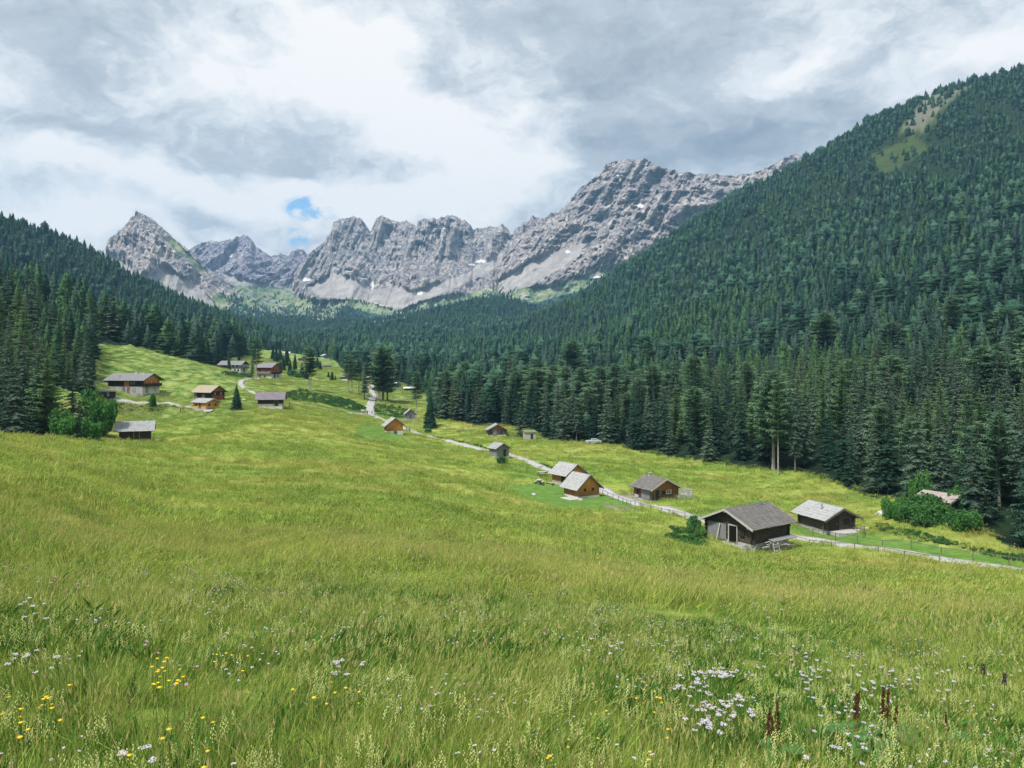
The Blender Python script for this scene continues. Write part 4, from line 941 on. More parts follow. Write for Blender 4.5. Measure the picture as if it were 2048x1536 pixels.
    def flat(seed, n, hr, hh, r1):
        gg = random.Random(seed); m = MB()
        for s in range(n):
            bx, by = gg.uniform(-.14, .14), gg.uniform(-.14, .14); h = gg.uniform(hh*.75, hh*1.1); m.cur = 0; m.tube((bx, by, 0), (bx, by, h), .0022, .0016, 3, False); m.cur = 1
            for k in range(int(r1)):
                a = gg.uniform(0, 6.28); q = hr*math.sqrt(gg.random()); m.lathe([(.004, -.003), (.0065, .001), (.003, .004)], 5, (bx+math.cos(a)*q, by+math.sin(a)*q, h+gg.uniform(-.004, .004)))
        return m
    M['paleyellow'] = plain('pale_yellow_petals', (.60, .64, .25), .7, .1, .15, 60); M['stem'] = plain('green_stem', (.08, .17, .03), .7, .1, .2, 20)
    M['whitepetal'] = plain('white_petals', (.50, .465, .54), .7, .1, .05, 60); M['yellow'] = plain('yellow_petals', (.70, .50, .03), .6, .1, .1, 60)
    M['pink'] = plain('pink_petals', (.50, .27, .42), .7, .1, .2, 60)
    def mk(m, mats):
        me = bpy.data.meshes.new('t'); me.from_pydata(m.v, [], m.f); me.polygons.foreach_set('material_index', m.m); me.update(); return proto('template', me, mats)
    RP = [mk(rattle(i), [M['stem'], M['paleyellow']]) for i in range(3)]; CP_ = [mk(flat(i+9, 4, .012, .3, 7), [M['stem'], M['whitepetal']]) for i in range(2)]; KP = [mk(flat(i+19, 3, .011, .34, 9), [M['stem'], M['pink']]) for i in range(2)]
    def sprinkle(name, label, r0, r1, dens, protos, s0, s1, fld, thr):
        x, y, r = ring(r0, r1, dens); k = (fbm(x/fld, y/fld, o=3, seed=hash_(name)) > thr) & (g.uniform(size=len(x)) < np.clip(1.4-(r-r0)/(r1-r0)*1.1, 0, 1)); x, y = x[k], y[k]; n = len(x)
        scatter(name, label, np.stack([x, y, ground(x, y)], 1), np.stack([g.normal(0, .12, n), g.normal(0, .12, n), g.uniform(0, 6.28, n)], 1), g.uniform(s0, s1, n), g.integers(0, len(protos), n), protos)
    sprinkle('rattle_flowers', 'pale yellow flower spikes dotted all through the near grass', 2.5, 15, 20, RP, .45, .75, 1.1, -.12)
    sprinkle('clover_flowers', 'small white clover heads strewn in the near grass', 2.5, 22, 4.0, CP_, .7, 1.1, 1.8, .02)
    sprinkle('pink_flowers', 'mauve flower heads scattered thinly in the near grass', 2.5, 14, .7, KP, .9, 1.3, 2.0, .0)
    # dark scrub on banks and road verges
    sc_ = [leafy(.9, .7, 700, 300+i, .11, 6, 0) for i in range(3)]
    for m in sc_: m.materials.append(M['leafdark'])
    Q = [bpy.data.objects.new('template', m) for m in sc_]; pts = []; ss = []
    for poly, n, s0, s1 in BANKS:
        xs = [p[0] for p in poly]; ys = [p[1] for p in poly]; c = 0
        while c < n:
            a, b = g.uniform(min(xs), max(xs)), g.uniform(min(ys), max(ys))
            if inpoly(np.array([a]), b, poly)[0]:
                p = hit(a, b, 60)
                if float(road_dist(np.array([p.x]), np.array([p.y]))[0]) > .7: pts.append(p); ss.append(g.uniform(s0, s1))
                c += 1
    n = len(pts); scatter('scrub', 'low dark scrub and tall herbs on banks and verges', pts, np.stack([np.zeros(n), np.zeros(n), g.uniform(0, 6, n)], 1), ss, g.integers(0, 3, n), Q)
def hash_(s): return sum(ord(c)*(i+1) for i, c in enumerate(s)) % 997

def flowers():
    g = random.Random(3)
    def yarrow(i):
        h = .40; r = empty('yarrow', (0, 0, 0), 0); m = MB(); m.tube((0, 0, 0), (.01, 0, h-.05), .003, .002, 5)
        for k in range(5): a = k*1.26; m.tube((.01, 0, h-.06), (.01+math.cos(a)*.022, math.sin(a)*.022, h-.01), .0015, .001, 4, False)
        m.build('stem', M['stem'], r); m = MB(); gg = random.Random(i)
        for k in range(24): a = gg.uniform(0, 6.28); q = .021*math.sqrt(gg.random()); m.lathe([(.002, -.002), (.005, 0), (.002, .003)], 5, (.01+math.cos(a)*q, math.sin(a)*q, h+gg.uniform(-.004, .004)-q*.08))
        m.build('flower_head', M['whitepetal'], r); return r
    def hawk(i):
        h = .36; r = empty('yellow_flower', (0, 0, 0), 0); m = MB(); m.tube((0, 0, 0), (.012, .006, h), .0028, .002, 5); m.build('stem', M['stem'], r); m = MB()
        for k in range(14): a = k*.4488; m.add([(.012, .006, h), (.012+math.cos(a-.2)*.012, .006+math.sin(a-.2)*.012, h+.005), (.012+math.cos(a)*.017, .006+math.sin(a)*.017, h+.006), (.012+math.cos(a+.2)*.012, .006+math.sin(a+.2)*.012, h+.004)], [(0, 1, 2, 3)])
        m.lathe([(.004, -.008), (.009, -.003), (.008, .003), (.002, .006)], 6, (.012, .006, h)); m.build('flower_head', M['yellow'], r); return r
    Y0 = [yarrow(i) for i in range(3)]; H0 = [hawk(0)]; used = set()
    def put(srcs, k, px, py, lab, grp, cat, s=1.0):
        src = srcs[k % len(srcs)]; o = src if src.name not in used else copy_tree(src); used.add(src.name)
        p = hit(px, py+0.0, 2.5); d = math.hypot(p.x, p.y)   # the head stands above the grass: move the foot towards the camera
        hgt = .38*s
        for _ in range(6):
            q = hit(px, py+F*hgt/max(p.y, 1), 2.2); p = q
        o.location = p; o.scale = (s, s, s); o.rotation_euler = (g.uniform(-.12, .12), g.uniform(-.12, .12), g.uniform(0, 6.28)); tag(o, lab, cat, grp)
    cl = [((1380,1340),(1510,1360),34,'in the upper white drift right of the centre'),((1355,1355),(1420,1388),20,'at the left end of the upper white drift'),((1390,1400),(1520,1445),46,'in the densest white patch low right of the centre'),((1580,1310),(1660,1380),26,'in the drift above the brown dock plants'),((1370,1440),(1450,1460),12,'just under the densest white patch'),((1680,1340),(1830,1400),26,'in the thin scatter right of the brown dock plants'),((1780,1300),(2040,1420),22,'thinly spread near the right border'),((1600,1400),(1760,1530),18,'around the feet of the dock plants'),((1500,1180),(1600,1230),9,'far up the slope right of the dark grass clump'),((25,1195),(90,1235),9,'in the small white patch far left on the slope'),((0,1290),(200,1350),10,'beside the yellow flowers at the left border'),((200,1490),(300,1530),4,'in the lower left corner of the photo'),((600,1320),(760,1360),12,'in the middle of the near meadow'),((1150,1270),(1260,1330),10,'left above the large white drifts')]
    n = 0
    for (a, b), (c, d), num, where in cl:
        for _ in range(num): put(Y0, n, min(max(g.gauss((a+c)/2, (c-a)/3.6), 2), 2045), min(g.gauss((b+d)/2, (d-b)/3.4), 1532), 'white flat-topped flower head '+where, 'white yarrow '+where, 'flower', g.uniform(.75, 1.1)); n += 1
    for (a, b), (c, d), num, where in [((300,1310),(370,1370),20,'in the loose yellow patch left of the centre'),((50,1350),(140,1450),9,'beside the left border'),((440,1300),(490,1345),8,'in the small cluster on the left middle slope'),((0,1380),(60,1480),7,'at the very left border'),((200,1430),(440,1530),8,'along the lower left bottom edge'),((560,1360),(760,1420),8,'scattered near the bottom middle'),((1080,1400),(1350,1520),14,'left of the dense white patch'),((1280,1350),(1340,1400),7,'among the grass left of the white drift')]:
        for _ in range(num): put(H0, 0, min(max(g.uniform(a, c), 3), 2044), min(g.uniform(b, d), 1530), 'bright yellow daisy-like flower '+where, 'yellow flowers '+where, 'flower', g.uniform(.7, 1.0))
    # dock plants: rusty seed spikes over broad leaves
    def dock(px, py, s, lab, n=3, leaves=5, tall=1.0):
        p = hit(px, py, 2.5); r = empty('dock_plant', p, 0, lab, 'plant'); r.scale = (s, s, s)
        for k in range(n):
            a = g.uniform(0, 6.28); bx, by = math.cos(a)*.05*k, math.sin(a)*.05*k; h = g.uniform(.38, .54)*tall; lx, ly = g.uniform(-.06, .06), g.uniform(-.06, .06)
            m = MB(); m.tube((bx, by, 0), (bx+lx, by+ly, h), .005, .003, 5); m.build('stem', M['dockstem'], r); m = MB()
            for q in range(110):
                t = g.random(); z = h*(.55+.47*t); c = Vector((bx+lx*z/h, by+ly*z/h, z)); rr = .028*(1-t*.7)*(.6+.4*math.sin(t*40))*math.sqrt(g.random()); an = g.uniform(0, 6.28); c += Vector((math.cos(an)*rr, math.sin(an)*rr, 0)); e = .007
                m.hexa([c+Vector((x*e, y*e, w*e)) for x, y, w in ((-1,-.4,-1),(1,-.4,-1),(1,.4,-1),(-1,.4,-1),(-.6,-.3,1),(.6,-.3,1),(.6,.3,1),(-.6,.3,1))])
            m.build('seed_spike', M['dockseed'], r)
        for k in range(leaves):
            a = 6.28*k/leaves+g.uniform(-.3, .3); L = g.uniform(.2, .32); ww = L*.34; m = MB(); vs = []; fs = []
            for q in range(7):
                t = q/6; w = ww*math.sin(math.pi*min(.98, .1+t*.88))**.7; x = .03+L*t; z = .12+.22*t*L/.25-.26*t*t*L/.25+.02*math.sin(q*2)
                for sg in (-1, 0, 1): vs.append((x*math.cos(a)-sg*w*math.sin(a), x*math.sin(a)+sg*w*math.cos(a), z+(.02 if sg else 0)))
            for q in range(6):
                for c_ in (0, 1): b = q*3+c_; fs.append((b, b+1, b+4, b+3))
            m.add(vs, fs); m.build('leaf', M['dockleaf'], r, True)
        return r
    M['dockstem'] = plain('dock_stem', (.16, .07, .03), .7, .1); M['dockseed'] = plain('dock_seeds', (.085, .042, .02), .8, .1, .5, 30); M['dockleaf'] = plain('dock_leaf', (.06, .15, .045), .7, .15, .25, 8)
    dock(1710, 1500, 1.0, 'rusty brown dock plant with a thick dark seed spike, left one of the pair', 2, 4)
    dock(1785, 1505, 1.0, 'rusty brown dock plant right of its twin, under the scattered white flowers', 3, 5)
    dock(1750, 1528, .8, 'broad-leaved dock with dark green leaves low between the two rusty spikes', 1, 7, .7)
    dock(1552, 1536, .9, 'thin reddish dock plant at the bottom left of the pair', 3, 3)
    dock(1895, 1500, .75, 'small brown dock plant towards the lower right corner', 1, 2)
    p = hit(1484, 1182, 6); me = tuft(260, .28, .35, .62, .016, 900, .28, .0, .1, .0)
    r = link('grass_clump', me, [M['herb'], M['straw'], M['blade'], M['herb']]); r.location = p; tag(r, 'dark green grass clump standing out on the open slope', 'grass clump')
    for px, py, lb in ((2009, 1425, 'dark purple-black flower spike near the right border'), (1966, 1400, 'dark flower spike left of the one at the right border')):
        p = hit(px, py+14, 3); r = empty('dark_orchid', p, 0, lb, 'flower'); m = MB(); m.tube((0, 0, 0), (0, 0, .42), .004, .003, 5); m.build('stem', M['stem'], r)
        m = MB()
        for k in range(60): a = g.uniform(0, 6.28); t = g.random(); q = .022*(1-t*.5); m.lathe([(.003, -.006), (.009, 0), (.002, .006)], 5, (math.cos(a)*q, math.sin(a)*q, .40+.13*t))
        m.build('flower_spike', plain('dark_purple_petals', (.05, .03, .07), .7, .1), r)
# ------------------------------------------------------------------ buildings
PADS = []
def face_frame(face, W, L):
    """origin on the wall foot centre, u along the wall (to the right seen from outside), outward normal"""
    return {'F': (Vector((0, -L/2, 0)), Vector((1, 0, 0)), Vector((0, -1, 0)), W), 'B': (Vector((0, L/2, 0)), Vector((-1, 0, 0)), Vector((0, 1, 0)), W),
            'L': (Vector((-W/2, 0, 0)), Vector((0, -1, 0)), Vector((-1, 0, 0)), L), 'R': (Vector((W/2, 0, 0)), Vector((0, 1, 0)), Vector((1, 0, 0)), L)}[face]
def fbox(m, fr, u, z, d, su, sz, sd):
    """a box on a wall face: centre u,z, sunk/standing out d, sizes"""
    o, U, N, _ = fr; c = o+U*u+Vector((0, 0, z))+N*d; a = U*su/2; b = Vector((0, 0, sz/2)); n = N*sd/2
    return m.hexa([c-a-n-b, c+a-n-b, c+a+n-b, c-a+n-b, c-a-n+b, c+a-n+b, c+a+n+b, c-a+n+b])
def hut(name, label, px, py, phi, W, L, hw, pitch, wall, roof, style='plank', gable=None, ov=.55, ovs=.6, base='stone', bh=.25, ops=(), chim=(), Y=None, cat='hut', group=None, rough=.02, boards=True, tips=False, white_edge=False, rows=7, sink=0.0, bs=1.0):
    """W across the gable, L along the ridge, hw eaves height; the front gable turns phi degrees to the right of facing the camera"""
    p = hit(px, py, 40) if Y is None else at(px, Y)
    az = math.atan2(p.x, p.y); ps = -az+R(phi); zs = [gz(p.x+math.cos(ps)*a*W/2-math.sin(ps)*b*L/2, p.y+math.sin(ps)*a*W/2+math.cos(ps)*b*L/2) for a in (-1, 1) for b in (-1, 1)]
    z0 = .5*max(zs)+.5*sum(zs)/4-sink; r = empty(name, (p.x, p.y, z0), ps, label, cat, group); PADS.append((p.x, p.y, max(W, L)*.56))
    rg = random.Random(int(px*7+py)); tp = math.tan(R(pitch)); ha = hw+W/2*tp
    deep = max(.3, z0-min(zs)+.5)
    m = MB(); m.box((0, 0, (bh-deep)/2), (W+.06, L+.06, bh+deep)); m.build('foundation', M[base], r)
    m = MB()
    Wi, Li = W-.1, L-.1
    m.hexa([(-Wi/2, -Li/2, bh), (Wi/2, -Li/2, bh), (Wi/2, Li/2, bh), (-Wi/2, Li/2, bh), (-Wi/2, -Li/2, hw), (Wi/2, -Li/2, hw), (Wi/2, Li/2, hw), (-Wi/2, Li/2, hw)])
    g0 = Wi/2; m.add([(-g0, -Li/2, hw-.01), (g0, -Li/2, hw-.01), (0, -Li/2, hw+g0*tp-.03), (-g0, Li/2, hw-.01), (g0, Li/2, hw-.01), (0, Li/2, hw+g0*tp-.03)], [(0, 1, 2), (5, 4, 3), (1, 4, 5, 2), (3, 0, 2, 5)])
    def planks(m, face, z1, z2, top):
        fr = face_frame(face, W, L); n = max(3, int(fr[3]/.21/bs)); w = fr[3]/n
        for i in range(n):
            u = -fr[3]/2+(i+.5)*w; t = (hw+(W/2-abs(u))*tp-.06) if (top and face in 'FB') else z2
            if t-z1 < .1: continue
            fbox(m, fr, u, (z1+t)/2, rg.uniform(0, rough)-.02, w*.95, t-z1, .07)
    def logs(m, face, z1, z2, top):
        fr = face_frame(face, W, L); o, U, N, Lf = fr; d = .24*bs; n = max(2, int((z2-z1)/d)); n2 = n+(int(W/2*tp/d) if (top and face in 'FB') else 0)
        off = .5*d if face in 'LR' else 0
        for i in range(n2):
            z = z1+d*(i+.5)+off; hl = Lf/2+.28 if z < hw else max(0, (W/2-(z-hw)/tp)-.05)
            if hl < .2 or (face in 'LR' and z > hw+.05): continue
            e = rg.uniform(-.08, .12) if z < hw else 0; c = o+Vector((0, 0, z))-N*.07
            m.tube(c-U*(hl+e), c+U*(hl+e), d*.52, d*.5, 8)
    walls = {f: style for f in 'FBLR'} if isinstance(style, str) else dict(style)
    for f in 'FBLR':
        (logs if walls[f] == 'log' else planks)(m, f, bh, hw, True)
    wm = [M[wall]]
    m.build('wall', wm, r)
    if gable:   # differently coloured boards on the gable above eaves height
        m = MB(); fr = face_frame('F', W, L); n = int(W/.2); w = W/n
        for i in range(n):
            u = -W/2+(i+.5)*w; t = hw+(W/2-abs(u))*tp-.1
            if t-hw > .1: fbox(m, fr, u, (t+hw)/2, .035+rg.uniform(0, .02), w*.95, t-hw, .05)
        m.build('gable_boards', M[gable], r)
    # roof
    m = MB(); th = .10; RL = L/2+ov; xr = W/2+ovs
    for sgn in (-1, 1):
        sl = math.hypot(xr, xr*tp); nrm = Vector((sgn*tp, 0, 1)).normalized(); dn = Vector((sgn, 0, -tp)).normalized(); top = Vector((0, 0, ha+.02))
        def slab(a, b, y1, y2, t0, t1, lift=0.0):
            q = []
            for t in (t0, t1):
                for (s, y) in ((a, y1), (b, y1), (b, y2), (a, y2)): q.append(top+dn*s+Vector((0, y, 0))+nrm*(t+(lift if s == b else 0)))
            if sgn > 0: m.hexa(q)
            else: m.hexa([q[i] for i in (1, 0, 3, 2, 5, 4, 7, 6)])
        slab(0, sl, -RL, RL, 0, th)
        step = sl/rows
        for k in range(rows):
            nb = max(3, int(2*RL/(.55*bs))); bw = 2*RL/nb
            for j in range(nb):
                y1 = -RL+j*bw+.01; e = rg.uniform(-.05, .06); lf = rg.uniform(.0, .022)
                slab(max(0, k*step-.05), min((k+1)*step+.06+e, sl+.08), y1, y1+bw-.02, th+.004+lf*.4, th+.034+lf, .03)
    m.box((0, 0, ha+th+.05), (.22, 2*RL+.05, .06)); m.build('roof', M[roof], r)
    if boards:
        for y in (-RL-.03, RL+.03):
            for sgn in (-1, 1):
                m = MB(); a = Vector((0, y, ha+.02)); b = Vector((sgn*xr, y, ha+.02-xr*tp)); m.add([a+Vector((0, -.025, -.12)), b+Vector((0, -.025, -.12)), b+Vector((0, .025, -.12)), a+Vector((0, .025, -.12)), a+Vector((0, -.025, .16)), b+Vector((0, -.025, .16)), b+Vector((0, .025, .16)), a+Vector((0, .025, .16))], [(3,2,1,0),(4,5,6,7),(0,1,5,4),(1,2,6,5),(2,3,7,6),(3,0,4,7)])
                m.build('bargeboard', M['silverboard' if white_edge else ('rail' if wall != 'orange2' else 'silverboard')], r)
        for x, z in ((0, ha-.16), (-W/2, hw-.1), (W/2, hw-.1)):
            m = MB(); m.box((x, 0, z), (.16, 2*RL-.15, .18)); pu = m.build('purlin', M['darkwood'], r)
            if tips: m = MB(); m.box((x, -RL+.05, z), (.24, .05, .26)); m.build('beam_cap', M['white'], pu)
    for o in ops:
        kind, f, u, z, w, h = (tuple(o)+(0,))[:6]; fr = face_frame(f, W, L)
        fd = .12 if walls[f] == 'log' else .05
        if kind == 'door':
            col = o[6] if len(o) > 6 else 'darkwood'; fc = o[7] if len(o) > 7 else 'greyboard'
            m = MB(); n = max(2, int(w/.18))
            for i in range(n): fbox(m, fr, u-w/2+(i+.5)*w/n, z+h/2, fd, w/n*.94, h, .05)
            dd = m.build('door', M[col], r); m = MB()
            for a, b, c, d in ((u-w/2-.06, z+h/2, .12, h+.1), (u+w/2+.06, z+h/2, .12, h+.1), (u, z+h+.08, w+.36, .14)): fbox(m, fr, a, b, fd+.035, c, d, .06)
            m.build('door_frame', M[fc], dd); m = MB(); fbox(m, fr, u+w*.36, z+h*.5, fd+.05, .04, .14, .05); m.build('handle', M['steel'], dd)
        elif kind == 'open':
            m = MB(); fbox(m, fr, u, z+h/2, fd, w, h, .02); dd = m.build('doorway', M['black'], r); m = MB()
            for a, b, c, d in ((u-w/2-.06, z+h/2, .12, h+.1), (u+w/2+.06, z+h/2, .12, h+.1), (u, z+h+.08, w+.3, .14)): fbox(m, fr, a, b, fd+.03, c, d, .08)
            m.build('door_frame', M['silverboard'], dd)
        elif kind == 'window':
            fc = o[6] if len(o) > 6 else 'darkwood'; m = MB(); fbox(m, fr, u, z+h/2, fd, w, h, .03); ww = m.build('window', M['glass'], r); m = MB(); t = .07
            for a, b, c, d in ((u-w/2, z+h/2, t, h+t), (u+w/2, z+h/2, t, h+t), (u, z+h, w+t, t), (u, z, w+t, t), (u, z+h/2, .035, h), (u, z+h/2, w, .035)): fbox(m, fr, a, b, fd+.03, c, d, .05)
            m.build('frame', M[fc], ww)
            if len(o) > 7:
                for s in (-1, 1):
                    m = MB(); fbox(m, fr, u+s*(w*.5+w*.26), z+h/2, fd+.03, w*.45, h, .04); m.build('shutter', M[o[7]], ww)
        elif kind == 'panel':
            m = MB(); n = max(2, int(w/.2))
            for i in range(n): fbox(m, fr, u-w/2+(i+.5)*w/n, z+h/2, fd+rg.uniform(0, .02), w/n*.95, h, .05)
            m.build('boarding', M[o[6]], r)
        elif kind == 'balcony':
            m = MB(); dp = .95; fbox(m, fr, u, z, dp/2, w, .12, dp)
            for k in range(int(w/.5)+1): fbox(m, fr, u-w/2+.06+k*(w-.12)/max(1, int(w/.5)), z+.5, dp-.05, .08, 1.0, .08)
            for hh in (.98, ): fbox(m, fr, u, z+hh, dp-.05, w, .09, .10)
            n = int(w/.14)
            for k in range(n): fbox(m, fr, u-w/2+(k+.5)*w/n, z+.5, dp-.02, w/n*.72, .78, .03)
            for s in (-1, 1): fbox(m, fr, u+s*(w/2-.03), z+.55, dp/2, .05, .8, dp)
            m.build('balcony', M[o[6] if len(o) > 6 else 'darkwood'], r)
        elif kind == 'plaster':
            m = MB(); fbox(m, fr, u, z+h/2, fd-.005, w, h, .06); m.build('plaster_wall', M[o[6]], r)
    for (x, y, h, kindc) in chim:
        z = ha-abs(x)*tp; m = MB()
        if kindc == 'flue':
            m.tube((x, y, z-.2), (x, y, z+h), .09, .09, 10); m.build('chimney', M['steel'], r); c = bpy.data.objects.get('x')
            m = MB(); m.lathe([(.16, 0), (.14, .06), (.02, .14)], 10, (x, y, z+h)); m.build('chimney_cap', M['steel'], r)
        elif kindc == 'sky':
            q = Vector((x, y, z+.13)); m.box(q, (.75, 1.0, .08), 0, math.atan(tp)*(1 if x > 0 else -1)); m.build('skylight', M['white'], r)
        else:
            m.box((x, y, z+h/2-.2), (.42, .42, h+.4)); m.build('chimney', M['white' if kindc == 'white' else 'stone'], r); m = MB(); m.box((x, y, z+h+.1), (.56, .56, .07)); m.build('chimney_cap', M['stone'], r)
    return r
def local(r, x, y, z=0.0):
    a = r.rotation_euler.z; return Vector((r.location.x+x*math.cos(a)-y*math.sin(a), r.location.y+x*math.sin(a)+y*math.cos(a), r.location.z+z))
def on_ground(v, dz=0.0): return Vector((v.x, v.y, gz(v.x, v.y)+dz))

def shed(name, label, px, py, phi, W, L, h1, h2, wall, roof, Y=None, group=None, front=None):
    """small lean-to: front height h1, back height h2"""
    p = hit(px, py, 40) if Y is None else at(px, Y); az = math.atan2(p.x, p.y); r = empty(name, p, -az+R(phi), label, 'shed', group); PADS.append((p.x, p.y, max(W, L)*.6))
    m = MB(); m.hexa([(-W/2, -L/2, -.4), (W/2, -L/2, -.4), (W/2, L/2, -.4), (-W/2, L/2, -.4), (-W/2, -L/2, h1), (W/2, -L/2, h1), (W/2, L/2, h2), (-W/2, L/2, h2)])
    for f in 'FLR':
        fr = face_frame(f, W, L); n = max(3, int(fr[3]/.2)); w = fr[3]/n
        for i in range(n):
            u = -fr[3]/2+(i+.5)*w; t = h1-.05 if f == 'F' else (h1+(h2-h1)*((u if f == 'R' else -u)/L+.5)-.05); fbox(m, fr, u, t/2, .01+.02*(i % 2), w*.94, t, .05)
    m.build('wall', M[wall], r); m = MB(); o = .3; s = (h2-h1)/L
    a, b = h1-s*o, h2+s*o; m.hexa([(-W/2-o, -L/2-o, a+.01), (W/2+o, -L/2-o, a+.01), (W/2+o, L/2+o, b+.01), (-W/2-o, L/2+o, b+.01), (-W/2-o, -L/2-o, a+.12), (W/2+o, -L/2-o, a+.12), (W/2+o, L/2+o, b+.12), (-W/2-o, L/2+o, b+.12)]); m.build('roof', M[roof], r)
    m = MB(); fbox(m, face_frame('F', W, L), W*.12, .85, .06, .8, 1.6, .05); m.build('door', M['darkwood' if wall != 'darkwood' else 'greyboard'], r)
    return r

def fence(name, label, pts, h=.95, gap=3.0, rails=(.9, .45), world=False, r=.055, rail_r=.04, mat='rail'):
    P = [Vector(p) for p in pts] if world else [hit(a, b, 40) for a, b in pts]
    Q = np.array([(p.x, p.y) for p in P]); s = np.concatenate([[0], np.cumsum(np.hypot(*np.diff(Q, axis=0).T))]); n = max(2, int(s[-1]/gap)+1); t = np.linspace(0, s[-1], n)
    X = np.interp(t, s, Q[:, 0]); Y = np.interp(t, s, Q[:, 1]); o = empty(name, (X[0], Y[0], gz(X[0], Y[0])), 0, label, 'fence'); b = Vector(o.location); g = random.Random(int(X[0]*10)); prev = None
    for x, y in zip(X, Y):
        p = Vector((x, y, gz(x, y))); m = MB(); tp = p-b+Vector((g.uniform(-.04, .04), g.uniform(-.04, .04), h*g.uniform(.96, 1.08))); m.tube(p-b-Vector((0, 0, .4)), tp, r, r*.9, 7); m.build('post', M[mat], o)
        if prev is not None:
            m = MB()
            for k in rails: m.tube(prev-b+Vector((0, 0, h*k)), p-b+Vector((0, 0, h*k+g.uniform(-.03, .03))), rail_r, rail_r*.8, 6)
            m.build('rail', M[mat], o)
        prev = p
    return o

def person(loc, yaw, label, jacket, trousers, group=None, s=1.0, stride=.25, pack=None, child=None):
    """one skinned body; clothes are skins of their own a little wider than the limbs"""
    def skin(name, J, E_, mat, parent=None, sub=1):
        me = bpy.data.meshes.new(name); me.from_pydata([j[0] for j in J], E_, []); o = link(name, me, mat, parent); md = o.modifiers.new('skin', 'SKIN')
        sv = me.skin_vertices[0].data
        for i, j in enumerate(J): sv[i].radius = (j[1], j[1]*(j[2] if len(j) > 2 else 1))
        sv[0].use_root = True; u = o.modifiers.new('sub', 'SUBSURF'); u.levels = u.render_levels = sub; return o
    st = stride
    J = [((0, 0, .95), .13, .8), ((0, 0, 1.15), .12, .8), ((0, 0, 1.38), .15, .7), ((0, 0, 1.50), .055), ((0, -.01, 1.60), .085, 1.1), ((0, -.01, 1.70), .075, 1.15),
         ((-.10, 0, .90), .085), ((-.11, -st*.5, .50), .06), ((-.11, -st*.6, .08), .045), ((-.11, -st*.6-.13, .04), .04),
         ((.10, 0, .90), .085), ((.11, st*.35, .50), .06), ((.11, st*.85, .10), .045), ((.11, st*.85-.13, .05), .04),
         ((-.21, 0, 1.38), .055), ((-.25, .06, 1.12), .045), ((-.25, -.04+.1*st, .88), .035), ((-.25, -.07, .78), .036),
         ((.21, 0, 1.38), .055), ((.25, -.03, 1.12), .045), ((.25, -.16, .92), .035), ((.25, -.21, .83), .036)]
    E_ = [(0,1),(1,2),(2,3),(3,4),(4,5),(0,6),(6,7),(7,8),(8,9),(0,10),(10,11),(11,12),(12,13),(2,14),(14,15),(15,16),(16,17),(2,18),(18,19),(19,20),(20,21)]
    b = skin('person', J, E_, M['skin']); b.location = loc; b.rotation_euler = (0, 0, yaw); b.scale = (s, s, s); tag(b, label, 'person', group)
    def sub(idx, add): m = {k: i for i, k in enumerate(idx)}; return [(J[k][0], J[k][1]+add, *(J[k][2:])) for k in idx], [(m[a], m[c]) for a, c in E_ if a in m and c in m]
    j, e = sub([0, 1, 2, 14, 15, 16, 18, 19, 20], .018); skin('jacket', j, e, jacket, b)
    j, e = sub([0, 6, 7, 8, 10, 11, 12], .014); skin('trousers', j, e, trousers, b)
    m = MB(); m.lathe([(.04, -.06), (.092, -.03), (.098, .02), (.07, .075), (.02, .095)], 10, (0, .012, 1.70)); m.build('hair', M['hair'], b, True)
    for sx in (-1, 1):
        q = J[9 if sx < 0 else 13][0]; m = MB(); m.box((q[0], q[1]+.02, .045+q[2]*.2), (.09, .27, .09)); m.build('shoe', M['black'], b, False, .02)
    if pack: m = MB(); m.box((0, .2, 1.25), (.28, .16, .42)); m.build('backpack', pack, b, True, .05)
    return b
